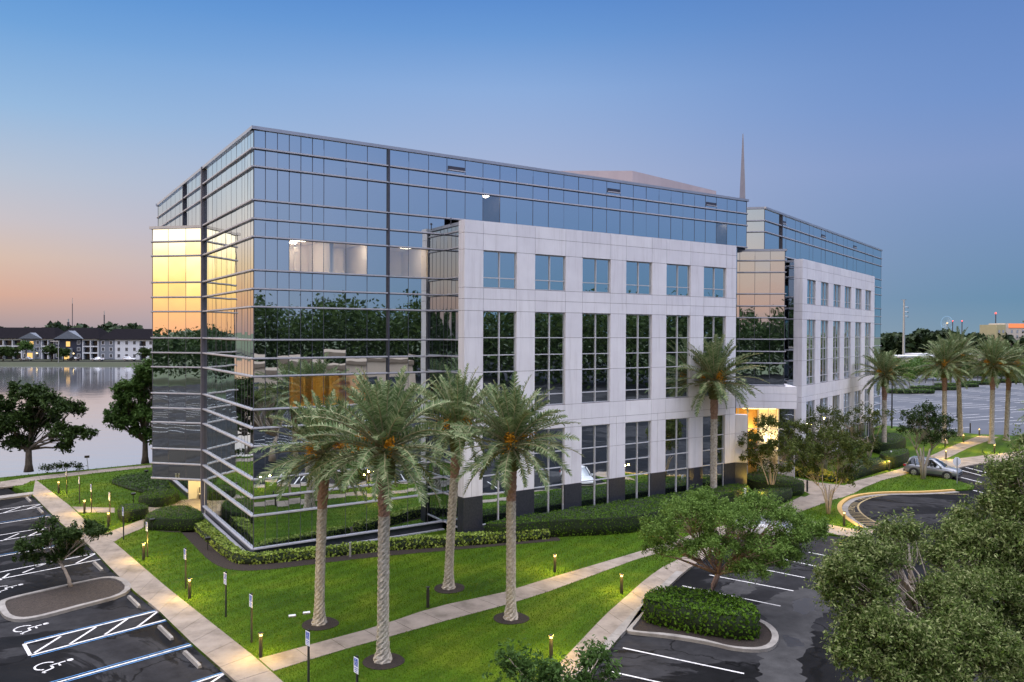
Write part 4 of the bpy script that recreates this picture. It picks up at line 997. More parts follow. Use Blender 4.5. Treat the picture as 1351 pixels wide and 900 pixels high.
pp = [(505, 872), (421, 823), (592, 776), (674, 816), (941, 662)]
rings_ = [at(*q)[:2] for q in pp]
for q in rings_: ring(q, .85)
put_palm(pa, rings_[0], 0, 1.04, 'date palm nearest the camera, between the lower path and the front sidewalk corner', GP)
put_palm(pb, rings_[1], 0, .97, 'date palm next to the two white utility covers on the lawn', GP)
put_palm(pc, rings_[2], 0, 1.0, 'date palm closest to the white window front, beside the unlit grey post', GP)
put_palm(pd, rings_[3], 0, .99, 'date palm on the lawn strip between the lower path and the parking bay sidewalk', GP)
put_palm(copy_tree(pa), rings_[4], 4.0, 1.16, 'date palm beside the big hedge in front of the last window of the near wing', GP)
for i, (q, rz, s, lb_) in enumerate([
    ((40.9, 84.5), 1., 1.06, 'date palm nearest the far wing, behind the thin branched trees'),
    ((52.0, 92.5), 2., 1.12, 'date palm behind the dark crowned tree, before the far parking lot'),
    ((57.7, 99.0), 3.1, 1.20, 'tall date palm beside the blue bollard at the edge of the far parking lot'),
    ((57.5, 92.2), 4.4, 1.13, 'date palm by the junction of the far path and the kerb walk'),
    ((61.2, 95.2), 5.2, 1.13, 'date palm standing on the grass beyond the path junction, close to the frame edge'),
    ((49.5, 74.0), .8, .62, 'short date palm at the kerb walk half cut by the frame edge'),
    ((63.5, 92.5), 2.6, 1.45, 'tallest date palm, only its drooping frond tips enter the frame')]):
    if i == 6: q = (66.9, 92.5)
    if i == 5: q = (52.3, 76.0)
    put_palm(copy_tree([pb, pd, pc, pa][i % 4]), q, rz, s*1.03, lb_, GQ)

# ------------------------------------------------------------------ hedges
def hedge(name, label, outline, h, leafm='hedge_leaf', size=.045, dens=210, inset=.10, k=1, group=None, cat='hedge', bump=.03):
    P = np.array(smooth(outline, k, True)); A = sum(P[i][0]*P[(i+1) % len(P)][1]-P[(i+1) % len(P)][0]*P[i][1] for i in range(len(P)))
    if A < 0: P = P[::-1]
    n = len(P); T = np.roll(P, -1, 0)-np.roll(P, 1, 0); T /= np.linalg.norm(T, axis=1)[:, None]; O = np.c_[T[:, 1], -T[:, 0]]
    I = P-O*inset
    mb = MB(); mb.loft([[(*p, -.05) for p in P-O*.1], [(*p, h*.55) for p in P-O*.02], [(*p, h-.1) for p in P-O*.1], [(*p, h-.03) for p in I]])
    # surface samples: sides then top
    pts_ = []; nr = []
    E = np.linalg.norm(np.roll(P, -1, 0)-P, axis=1); per = E.sum(); ns = int(per*h*dens)
    i = NR.choice(n, ns, p=E/per); u = NR.uniform(size=(ns, 1)); z = NR.uniform(0, h, ns)
    c = P[i]*(1-u)+P[(i+1) % n]*u; oo = O[i]
    ns = int(ns*.6); c, oo, z = c[:ns], oo[:ns], z[:ns]  # side leaves thinned: the dark core shows through as painted shade
    pts_.append(np.c_[c-oo*(.02+np.clip(z-(h-.2), 0, 1)[:, None]*.6)+NR.normal(size=(ns, 2))*bump*.6, z]); nr.append(np.c_[oo, np.zeros(ns)])
    bb0, bb1 = P.min(0), P.max(0); nt_ = int(np.prod(bb1-bb0)*dens*1.0)
    q = NR.uniform(bb0, bb1, size=(nt_, 2)); ins = np.zeros(nt_, bool)
    x, y = q[:, 0], q[:, 1]
    for a, c_ in zip(P-O*.06, np.roll(P-O*.06, -1, 0)):
        cr = (a[1] > y) != (c_[1] > y); xi = (c_[0]-a[0])*(y-a[1])/(c_[1]-a[1]+1e-12)+a[0]; ins ^= cr & (x < xi)
    q = q[ins]; ht = h+.02+.05*np.sin(q[:, 0]*2.1+q[:, 1]*1.3)*np.sin(q[:, 1]*1.7)+NR.normal(size=len(q))*bump*.5
    pts_.append(np.c_[q, ht]); nr.append(np.tile([0, 0, 1.], (len(q), 1)))
    C = np.concatenate(pts_); D = np.concatenate(nr)
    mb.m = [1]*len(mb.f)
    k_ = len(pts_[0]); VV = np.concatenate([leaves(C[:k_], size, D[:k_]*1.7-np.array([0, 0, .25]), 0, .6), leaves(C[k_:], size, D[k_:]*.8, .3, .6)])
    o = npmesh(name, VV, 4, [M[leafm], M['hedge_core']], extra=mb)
    return tag(o, label, cat, group)
def strip(C, w):
    C = np.array(smooth(C, 2)); T = np.gradient(C, axis=0); T /= np.linalg.norm(T, axis=1)[:, None]; Nn = np.c_[T[:, 1], -T[:, 0]]
    W = np.array(w) if hasattr(w, '__len__') else w
    return [tuple(p) for p in C+Nn*W/2]+[tuple(p) for p in (C-Nn*W/2)[::-1]]
LW_ = lambda u, v: tuple(C0+u*U2+v*V2)
# lime hedge round the glass corner, cut into runs by the palms' gap
bed(strip([LW_(-1.5, 11.9), LW_(-1.45, 6), LW_(-1.35, -.4), LW_(-.3, -1.7), LW_(3, -2.1), LW_(6.6, -2.7), LW_(11, -3.9), LW_(17.5, -5.6)], 1.75), z=.012)
hedge('low_hedge', 'low lime green hedge running along the left glass flank and round the sharp corner', strip([LW_(-1.25, 11.5), LW_(-1.1, 6), LW_(-.95, 0), LW_(-.3, -.95), LW_(3, -1.65), LW_(6.6, -2.2)], .85), .5, 'yhedge_leaf', .085, 150, .15, 1)
hedge('low_hedge', 'low lime green hedge continuing past the pier to the big dark hedge', strip([LW_(7.2, -2.3), LW_(10.3, -3.4), LW_(13.5, -4.5), LW_(17.0, -5.3)], .95), .58, 'yhedge_leaf', .085, 150, .15, 1)
# big dark hedge under the white front
hedge('clipped_hedge', 'long wide dark green clipped hedge under the white window front', [LW_(12.9, -3.9), LW_(14.2, -5.0), LW_(17.5, -5.6), LW_(21, -7.4), LW_(25, -7.6), LW_(30, -6.6), LW_(35.5, -5.6), LW_(37.4, -4.6), LW_(36.5, -3.4), LW_(28, -3.5), LW_(20, -3.45), LW_(14, -3.4)], 1.1, size=.05, dens=150)
s7 = lambda l: pts(z7(l))
hq = lambda l, h: [tuple(at(106+x/3.913, 554+y/3.913, h)[:2]) for x, y in l]
bed(s7([(560, 285), (640, 308), (830, 308), (845, 285), (800, 270), (640, 262)]), z=.012)
hedge('clipped_hedge', 'drop shaped clipped hedge beside the side entrance paving', hq([(320, 508), (345, 480), (400, 452), (480, 440), (560, 440), (620, 462), (652, 498), (600, 512), (500, 514), (400, 510)], .8), .8, dens=170)
hedge('clipped_hedge', 'small clipped hedge block between the two garden paths', hq([(179, 448), (225, 428), (300, 428), (352, 436), (356, 452), (290, 468), (222, 480)], .75), .75, dens=170)
hedge('clipped_hedge', 'wide clipped hedge block in front of the side entrance, behind the small block', hq([(286, 396), (330, 374), (410, 356), (480, 350), (518, 366), (500, 386), (405, 410)], .7), .7, dens=170)
hedge('ground_shrubs', 'loose spreading shrub bed with a curved edge on the lakeside lawn', s7([(432, 112), (470, 128), (540, 150), (600, 160), (690, 150), (640, 85), (560, 84), (470, 95)]), .3, 'green_leaf', .09, 90, .3, 2, cat='shrub bed', bump=.25)
# right hand beds
s6 = lambda l: pts(z6(l))
hedge('clipped_hedge', 'dark hedge block beside the lobby, behind the lighter front hedge', s6([(130, 470), (210, 498), (300, 505), (410, 492), (340, 462), (230, 440), (150, 440)]), 1.0, dens=100)
hedge('clipped_hedge', 'lighter hedge in front of the lobby bed along the sidewalk', s6([(150, 540), (215, 560), (330, 520), (345, 500), (260, 500), (170, 512)]), .8, 'green_leaf', dens=100)
hedge('flower_hedge', 'low yellow flowering border along the entrance plaza', s6([(320, 408), (440, 430), (560, 446), (580, 436), (470, 408), (360, 388)]), .55, 'flower_leaf', .1, 90, .2, 1, cat='flower border')
hedge('clipped_hedge', 'low green hedge along the sidewalk towards the silver car', s6([(575, 440), (690, 402), (780, 378), (765, 362), (640, 372), (540, 405)]), .85, 'green_leaf', dens=80)
hedge('clipped_hedge', 'dark clipped hedge behind the silver car', s6([(750, 388), (835, 365), (835, 340), (770, 345), (690, 362)]), 1.2, dens=80)
hedge('clipped_hedge', 'dark mounded hedge on the slope beside the far wing', s6([(640, 300), (740, 330), (830, 300), (800, 270), (700, 268)]), 1.2, dens=60)
hedge('island_hedge', 'dense rounded hedge filling the kerbed parking island under the pink trunked tree', [(6.0, 35.3), (6.1, 34.4), (7.8, 33.4), (9.2, 32.7), (10.4, 32.5), (10.9, 33.4), (10.7, 34.7), (9.6, 35.8), (8.2, 36.5), (6.9, 36.4)], 1.0, 'hedge_leaf', .075, 210, .3, 2, bump=.09)
p = at(75, 622)
make_tree('lake_bush', 'small dark bush at the water edge', 'bush', p[:2], [(0, 0, .4, .9, .5, .45), (1.2, .3, .35, .8, .5, .4), (-1, .2, .3, .6, .5, .35)], 30, 900, .1, 'dark_leaf', 'bark', .03, .2, 41, sig=.2)

# ------------------------------------------------------------------ lawn grass blades (nobody could count them)
def inside(P, q):
    x, y = q[:, 0], q[:, 1]; r = np.zeros(len(q), bool); P = np.array([p[:2] for p in P])
    for a, c in zip(P, np.roll(P, -1, 0)):
        cr = (a[1] > y) != (c[1] > y); xi = (c[0]-a[0])*(y-a[1])/(c[1]-a[1]+1e-12)+a[0]; r ^= cr & (x < xi)
    return r
NB = 330000
yy = 26+NR.power(1.0, NB)*58; yy = 1/NR.uniform(1/80., 1/26., NB); xx = NR.uniform(-.66, .66, NB)*yy
q = np.c_[xx, yy]; ok = inside(lawn, q)
paved = PAVED+[pl, APRON, [*yk, *[tuple(np.array(p)+(np.array(p)-np.array([33., 58.]))/np.linalg.norm(np.array(p)-np.array([33., 58.]))*.55) for p in yk[::-1]]],
         [LW_(-.3, 40), LW_(-.3, -.2), LW_(12, -.2), LW_(12, -3), LW_(38, -3), LW_(60, 10), LW_(60, 60)]]
for P in paved: ok &= ~inside(P, q)
q = q[ok]; n = len(q); hh = NR.uniform(.035, .085, n)*np.clip(q[:, 1]/32, .9, 1.8); a = NR.uniform(0, 2*PI, n); ww = .011*np.clip(q[:, 1]/30, .9, 2.2)
B = np.c_[q, np.full(n, -.005)]; dx = np.c_[np.cos(a), np.sin(a), np.zeros(n)]*ww[:, None]; tip = B+np.c_[NR.normal(size=(n, 2))*.022, hh]
V = np.empty((n, 3, 3)); V[:, 0] = B-dx; V[:, 1] = B+dx; V[:, 2] = tip
tag(npmesh('grass', V.reshape(-1, 3), 3, M['blade']), kind='stuff')

# ------------------------------------------------------------------ bollard lamps
GB = 'bollard lamps along the paths'
def bollard(p, label, lit=True, h=.98, e=190, post='bronze'):
    t = empty('bollard_lamp', (p[0], p[1], 0), RND.uniform(0, 3), label, 'bollard lamp', GB)
    b = MB(); b.cyl(0, 0, -.05, h-.13, .075, 12); b.build('post', M[post], t, False)
    if lit:
        b = MB(); b.cyl(0, 0, h-.13, h-.035, .058, 12); b.build('lamp_glass', M['lamp_warm'], t)
    else:
        b = MB(); b.cyl(0, 0, h-.13, h-.035, .05, 12); b.build('lamp_glass', M['bronze'], t)
    b = MB(); b.cyl(0, 0, h-.034, h, .105, 14, 0, .09); b.build('cap', M[post], t)
    if lit:
        for a in (0.6, 2.7, 4.8): plight('lamp_light', (.36*math.cos(a), .36*math.sin(a), h-.06), e/3, (1, .64, .10), .06, t)
for (x, y), lb_, lit in [
    ((77.3, 651), 'lit bollard lamp nearest the lake, where the front sidewalk meets the lakeside path', 1),
    ((111.5, 677.5), 'lit bollard lamp at the start of the short path to the small hedge block', 1),
    ((143, 695), 'lit bollard lamp on the small grass triangle between the two garden paths', 1),
    ((189.5, 739), 'lit bollard lamp on the lawn in front of the drop shaped hedge', 1),
    ((250, 789.5), 'lit bollard lamp halfway along the front sidewalk across from the mulch island', 1),
    ((344, 867), 'lit bollard lamp in the corner where the lower path leaves the front sidewalk', 1),
    ((564.5, 801.4), 'unlit bollard post on the lawn near the palm by the grey post', 0),
    ((732, 755), 'lit bollard lamp on the upper edge of the lower path', 1),
    ((820, 783), 'lit bollard lamp on the lawn strip beside the parking bay sidewalk', 1),
    ((727, 870), 'lit bollard lamp at the lawn edge above the sparse young tree', 1),
    ((1113.6, 694), 'lit bollard lamp on the grass islet under the multi stemmed tree', 1),
    ((1065, 649), 'dark bollard at the corner of the hedge beside the entrance plaza', 0),
    ((1173, 621), 'lit bollard lamp by the low green hedge left of the silver car', 1),
    ((1248, 606), 'lit bollard lamp behind the silver car at the path edge', 1),
    ((1271, 584), 'lit bollard lamp on the grass where the far path runs along the slope', 1),
    ((1292, 575.5), 'lit bollard lamp at the far end of the path by the parking lot', 1),
    ((1312, 598), 'lit bollard lamp between the far path and the kerb walk', 1),
    ((1247, 590), 'lit bollard lamp behind the dark crowned tree', 1),
    ((1086, 566), 'lit bollard lamp at the foot of the far wing windows', 1),
    ((997, 664), 'lit bollard lamp hidden low in the light hedge in front of the lobby', 1)]:
    bollard(at(x, y), lb_, lit)
p = at(1280, 571); bollard(p, 'tall dark blue bollard at the edge of the far parking lot', 0, 1.3)

# accessible bay signs
GS = 'accessible parking signs along the front sidewalk'
def signpost(p, label, h=2.1, tilt=0):
    t = empty('parking_sign', (p[0], p[1], 0), math.radians(-48)+RND.uniform(-.06, .06), label, 'parking sign', GS)
    b = MB(); b.box(-.035, .035, -.03, .03, -.05, h-.02); b.build('post', M['metal_bk'], t)
    F = Fr((0, -.032), 0)
    b = MB(); b.fbox(F, -.145, .145, 0, .012, h-.60, h-.08, 0)
    b.fbox(F, -.11, .11, .0125, .015, h-.36, h-.10, 1)
    wheelchair(b, (0, .0185, h-.23), (0, 1), .2, 0, 0, F)
    for k in range(3): b.fbox(F, -.11+.02*k, .11-.02*k, .0125, .015, h-.44-.06*k, h-.415-.06*k, 1)
    b.build('sign_plate', [M['sign_w'], M['sign_b']], t)
for (x, y), lb_ in [
    ((88, 652), 'accessible parking sign closest to the lake, behind the bollard at the path junction'),
    ((105, 664.5), 'accessible parking sign on open lawn, second along the row from the lake'),
    ((120.7, 676), 'accessible parking sign beside the bollard at the short garden path'),
    ((145, 689), 'accessible parking sign rising in front of the small clipped hedge block'),
    ((163, 712), 'accessible parking sign at the bend of the paved spur to the side entrance'),
    ((194.5, 735), 'accessible parking sign close behind the bollard facing the drop shaped hedge'),
    ((245, 777), 'accessible parking sign close behind the bollard across from the mulch island'),
    ((298, 814), 'accessible parking sign standing alone on the lawn across from the hatched aisle'),
    ((332, 848), 'accessible parking sign beside the bollard at the lower path corner'),
    ((407, 905), 'accessible parking sign on the strip below the lower path, before the nearest palm'),
    ((471, 946), 'accessible parking sign lowest in the frame, only its plate showing')]:
    signpost(at(x, y), lb_)

# wheel stops
GW = 'concrete wheel stops of the accessible bays'
sdir = np.array(SWL[-1])-np.array(SWL[-3]); sa = math.atan2(sdir[1], sdir[0])
for (x, y), lb_ in [
    ((113, 180), 'wheel stop of the bay closest to the lake'), ((160, 223), 'wheel stop between the first hatched aisle and the blue edged line'),
    ((204, 263), 'wheel stop half hidden behind the small tree crown'), ((388, 445), 'wheel stop just above the mulch island'),
    ((530, 585), 'wheel stop just below the mulch island'), ((655, 708), 'wheel stop below the near hatched aisle'), ((760, 814), 'wheel stop nearest the camera')]:
    p = at(x/3, 600+y/3, ZA); t = empty('wheel_stop', (p[0], p[1], ZA), sa, lb_, 'wheel stop', GW)
    b = MB(); L = .92; ch = lambda x_, k: [(x_, -.085, 0), (x_, -.055, .13*k), (x_, .055, .13*k), (x_, .085, 0)]
    b.loft([ch(-L, .8), ch(-L+.08, 1), ch(L-.08, 1), ch(L, .8)]); o = b.build('stop_block', M['kerb'], t)
    b = MB()
    for s in (-.6, .6): b.cyl(s, 0, .12, .137, .022, 8)
    b.build('anchor_pin', M['galv'], t)

# ground flood lights, covers, posts
GF = 'small garden flood lights'
for (x, y), lb_ in [((274, 726), 'small dark flood light on a stake by the lime hedge end'), ((201, 700), 'small dark flood light in front of the drop shaped hedge'),
                    ((176, 664), 'small dark flood light beside the wide hedge block'), ((193, 632), 'small dark flood light in the spreading shrub bed')]:
    p = at(x, y); t = empty('flood_light', p, .6, lb_, 'flood light', GF)
    b = MB(); b.cyl(0, 0, -.05, .62, .03, 8); b.build('stake', M['metal_bk'], t)
    b = MB(); b.hexa([(-.14, -.06, .62), (.14, -.06, .62), (.14, .08, .62), (-.14, .08, .62)], [(-.16, -.12, .76), (.16, -.12, .76), (.16, .06, .80), (-.16, .06, .80)]); b.build('lamp_housing', M['metal_bk'], t)
for (x, y), lb_ in [((385.5, 813.5), 'white utility cover in the lawn, the larger one further from the palm'), ((404.5, 809.5), 'white utility cover in the lawn, the thinner one next to the palm')]:
    p = at(x, y); t = empty('utility_cover', p, .35, lb_, 'utility cover', 'utility covers in the lawn')
    b = MB(); b.box(-.17, .17, -.11, .11, -.02, .05); b.build('frame', M['kerb'], t); b = MB(); b.box(-.15, .15, -.09, .09, .05, .065); b.build('lid', M['sign_w'], t)
p = at(462, 735); t = empty('garden_post', p, 0, 'short grey post in the gap of the lime hedge', 'post')
b = MB(); b.cyl(0, 0, -.05, .8, .06, 10); b.build('pole', M['galv'], t); b = MB(); b.cyl(0, 0, .8, .86, .075, 10); b.build('cap', M['galv'], t)
p = at(618, 709); t = empty('garden_post', p, 0, 'tiny pale blue stub post at the foot of the dark pier base', 'post')
b = MB(); b.cyl(0, 0, -.05, .42, .06, 10); b.build('pole', M['galv'], t); b = MB(); b.cyl(0, 0, .42, .5, .09, 10); b.build('cap', M['sign_w'], t)
for (x, y, lb_) in ((983.0, 667, 'white capped garden post in the bed by the lobby'), (1175.5, 612, 'white capped garden post behind the hedge near the silver car')):
    p = at(x, y); t = empty('garden_post', p, 0, lb_, 'post')
    b = MB(); b.cyl(0, 0, -.05, .7, .06, 10); b.build('pole', M['metal_bk'], t); b = MB(); b.cyl(0, 0, .7, 1.3, .09, 10); b.build('cap', M['sign_w'], t)
p = at(116.5, 618); t = empty('lake_sign', p, .4, 'small dark notice board on a leaning post at the lake shore', 'sign')
b = MB(); b.tube([(0, 0, -.1), (-.12, 0, 1.1)], .03, 6); b.build('post', M['galv'], t); b = MB(); b.box(-.32, .1, -.03, .03, 1.0, 1.22); b.build('sign_plate', M['metal_bk'], t)
# stop sign seen from behind
p = at(1263, 638); t = empty('stop_sign', p, .15, 'octagonal stop sign seen from behind at the tip of the grass islet', 'road sign')
b = MB(); b.box(-.03, .03, .0, .06, -.1, 2.25); b.build('post', M['galv'], t)
b = MB(); oc = lambda y_, r: [(r*math.cos(PI/8+k*PI/4), y_, 1.92+r*math.sin(PI/8+k*PI/4)) for k in range(8)]
b.loft([oc(.062, .40), oc(.08, .40)]); b.build('sign_plate', M['sign_w'], t)
# bench and bin in the side entrance
p = LW_(1.4, 18.0); t = empty('bench', (p[0], p[1], .03), ANG, 'wooden bench in the yellow lit side entrance', 'bench')
for z, y0, y1, nm_ in ((.42, -.22, .22, 'seat'), (.62, .2, .26, 'backrest')):
    b = MB()
    if nm_ == 'seat':
        for k in range(4): b.box(-.75, .75, -.22+.115*k, -.12+.115*k, .42, .46)
    else:
        for k in range(3): b.box(-.75, .75, .2, .24, .55+.12*k, .64+.12*k)
    b.build(nm_, M['cream'], t)
for s in (-.65, .65):
    b = MB(); b.box(s-.03, s+.03, -.2, -.14, 0, .42); b.box(s-.03, s+.03, .16, .2, 0, .9); b.box(s-.03, s+.03, -.14, .16, .36, .42); b.build('leg', M['metal_bk'], t)
p = FLb(.5*(L0+L1)+.5, 2.2, 0); p = C0+p[0]*U2+p[1]*V2; t = empty('planter', (p[0], p[1], .02), 0, 'black square planter in front of the lobby doors', 'planter')
b = MB(); b.hexa([(-.4, -.4, 0), (.4, -.4, 0), (.4, .4, 0), (-.4, .4, 0)], [(-.5, -.5, .8), (.5, -.5, .8), (.5, .5, .8), (-.5, .5, .8)]); b.build('pot', M['metal_bk'], t)
cc = NR.normal(size=(500, 3))*np.array([.3, .3, .25])+np.array([0, 0, 1.05]); npmesh('foliage', leaves(cc, .07), 4, M['green_leaf'], t)

# ------------------------------------------------------------------ vehicles
def carpaint(name, c, metal=.5): return pm(name, c, None, rough=.28, metal=metal, coat=.6)
M['p_silver'] = carpaint('silver_car_paint', (.26, .275, .30), .4); M['p_white'] = carpaint('white_car_paint', (.75, .76, .78), 0)
M['p_dark'] = carpaint('dark_car_paint', (.03, .033, .04), .3); M['p_teal'] = carpaint('teal_car_paint', (.03, .2, .24), .3); M['trim'] = pm('black_plastic_trim', (.02, .02, .021), None, rough=.6)
def car(p, rz, label, paint, suv=True, group=None, name='parked_car', cat='car', s=1.):
    t = empty(name, p, rz, label, cat, group); t.scale = (s, s, s)
    H = 1.0 if suv else .82
    st = [(-2.28, .50, .92, .74), (-2.2, .38, 1.06, .86), (-1.7, .30, 1.10, .915), (-.6, .24, 1.08, .925), (.4, .24, 1.06, .925), (1.0, .25, 1.05, .92), (1.25, .26, 1.03, .915), (1.75, .30, .96, .90), (2.12, .36, .88, .85), (2.26, .44, .76, .76)]
    R = []
    for x, zb, zt, hw in st:
        zb *= H; zt *= H
        R.append([(x, -hw*.86, zb), (x, -hw, zb+.14), (x, -hw*1.0, zb+(zt-zb)*.62), (x, -hw*.95, zt-.05), (x, -hw*.84, zt), (x, hw*.84, zt), (x, hw*.95, zt-.05), (x, hw, zb+(zt-zb)*.62), (x, hw, zb+.14), (x, hw*.86, zb)])
    b = MB(); b.loft(R); b.build('body', M[paint], t, True)
    zt = 1.62 if suv else 1.38; zb = 1.04*H
    rb, rf = (-2.12, 1.12) if suv else (-1.75, 1.15); tb, tf = (-1.82, .22) if suv else (-1.0, .25)
    rect = lambda x0, x1, hw, z, k=.12: [(x0, -hw+k, z), (x0+k, -hw, z), (x1-k*2.2, -hw, z), (x1, -hw+k*1.6, z), (x1, hw-k*1.6, z), (x1-k*2.2, hw, z), (x0+k, hw, z), (x0, hw-k, z)]
    b = MB(); b.loft([rect(rb, rf, .86, zb-.06), rect((rb+tb)/2, (rf+tf)/2+.05, .80, (zb+zt)/2), rect(tb, tf, .69, zt)], cap=False); b.build('window', M['carglass'], t, True)
    b = MB(); b.loft([rect(tb-.03, tf+.03, .70, zt-.03), rect(tb+.02, tf-.05, .66, zt+.045), rect(tb+.2, tf-.3, .5, zt+.065)]); b.build('roof', M[paint], t, True)
    b = MB()
    for sg in (-1, 1):
        b.tube([(rf-.22, sg*.84, zb-.03), ((rf+tf)/2-.1, sg*.79, (zb+zt)/2), (tf-.1, sg*.69, zt)], .045, 6)
        b.tube([(rb+.14, sg*.84, zb-.03), (tb+.1, sg*.69, zt)], .09 if suv else .06, 6)
        b.tube([(-.35, sg*.862, zb-.03), (-.4, sg*.80, (zb+zt)/2), (-.42, sg*.70, zt)], .04, 6)
        if suv: b.tube([(-1.25, sg*.862, zb-.03), (-1.3, sg*.80, (zb+zt)/2), (-1.32, sg*.70, zt)], .045, 6)
    b.build('pillar', M[paint], t, True)
    if suv:
        for sg in (-1, 1): b = MB(); b.tube([(-1.6, sg*.6, zt+.04), (-1.5, sg*.6, zt+.1), (-.1, sg*.6, zt+.1), (0, sg*.6, zt+.04)], .022, 6); b.build('roof_rail', M['trim'], t)
    for x in (-1.38, 1.38):
        for sg in (-1, 1):
            y = sg*.82
            arch = MB(); n = 20; ringc = lambda r, yy_: [(x+r*math.cos(2*PI*k/n), yy_, .36+r*math.sin(2*PI*k/n)) for k in range(n)]
            arch.loft([ringc(.435, sg*.80), ringc(.435, sg*.937)]); arch.build('wheel_arch', M['trim'], t)
            wt = MB(); wt.loft([ringc(.30, sg*.90), ringc(.355, sg*.915), ringc(.355, sg*.945), ringc(.32, sg*.958), ringc(.24, sg*.958)]); wo_ = wt.build('wheel', M['tyre'], t)
            rm = MB(); rm.loft([ringc(.235, sg*.955), ringc(.225, sg*.966), ringc(.05, sg*.962)]); ro = rm.build('rim', M['rim'], wo_)
            sp2 = MB()
            for k in range(5):
                a = 2*PI*k/5+.3; sp2.tube([(x+.1*math.cos(a), sg*.968, .36+.1*math.sin(a)), (x+.2*math.cos(a), sg*.968, .36+.2*math.sin(a))], .028, 5)
            sp2.build('hub_slot', M['trim'], wo_)
    for sg in (-1, 1):
        b = MB(); b.hexa([(2.02, sg*.52, .78*H), (2.235, sg*.52, .70*H), (2.18, sg*.80, .70*H), (1.95, sg*.875, .78*H)], [(1.96, sg*.55, .93*H), (2.19, sg*.52, .80*H), (2.13, sg*.79, .82*H), (1.86, sg*.885, .94*H)]); b.build('headlight', M['lamp_lens'], t)
        b = MB(); b.box(-2.30, -2.08, sg*.6 if sg > 0 else -.88, .88 if sg > 0 else -.6, .86*H, 1.02*H); b.build('tail_light', M['lamp_red'], t)
        b = MB(); b.hexa([(.78, sg*.9, 1.04*H), (.95, sg*.9, 1.04*H), (.93, sg*1.08, 1.06*H), (.80, sg*1.08, 1.06*H)], [(.78, sg*.9, 1.2*H), (.92, sg*.9, 1.18*H), (.90, sg*1.07, 1.2*H), (.80, sg*1.08, 1.2*H)]); b.build('mirror', M[paint], t)
        b = MB(); b.box(-1.0, 1.0, sg*.905 if sg > 0 else -.94, .94 if sg > 0 else -.905, .26*H, .40*H); b.build('sill_trim', M['trim'], t)
        for xd in (-.25, -1.0): b = MB(); b.box(xd, xd+.2, .92*sg if sg > 0 else -.94, .94 if sg > 0 else -.92, .86*H, .89*H); b.build('door_handle', M['trim'], t)
    b = MB(); b.box(2.16, 2.285, -.55, .55, .40*H, .52*H); b.box(2.2, 2.275, -.5, .5, .60*H, .70*H); b.build('grille', M['trim'], t)
    b = MB(); b.box(-2.32, -2.2, -.8, .8, .38*H, .58*H); b.build('rear_bumper', M['trim'], t)
    return t
pr_, pf_ = at(1208.5, 628.5, ZA), at(1246.5, 633, ZA)
d = (pf_-pr_)[:2]; d /= np.linalg.norm(d); nn = np.array([-d[1], d[0]]); c = (pr_+pf_)[:2]/2+nn*.9
car((c[0], c[1], ZA), math.atan2(d[1], d[0]), 'silver compact SUV parked behind the grass islet with its nose to the stop sign', 'p_silver')
d = np.array([.80, -.60]); c = at(1058, 722, ZA)[:2]-d*2.6+np.array([.6, .8])*.9
car((c[0], c[1], ZA), math.atan2(d[1], d[0])+PI, 'white SUV half hidden behind the pink trunked tree in the front bays', 'p_white')

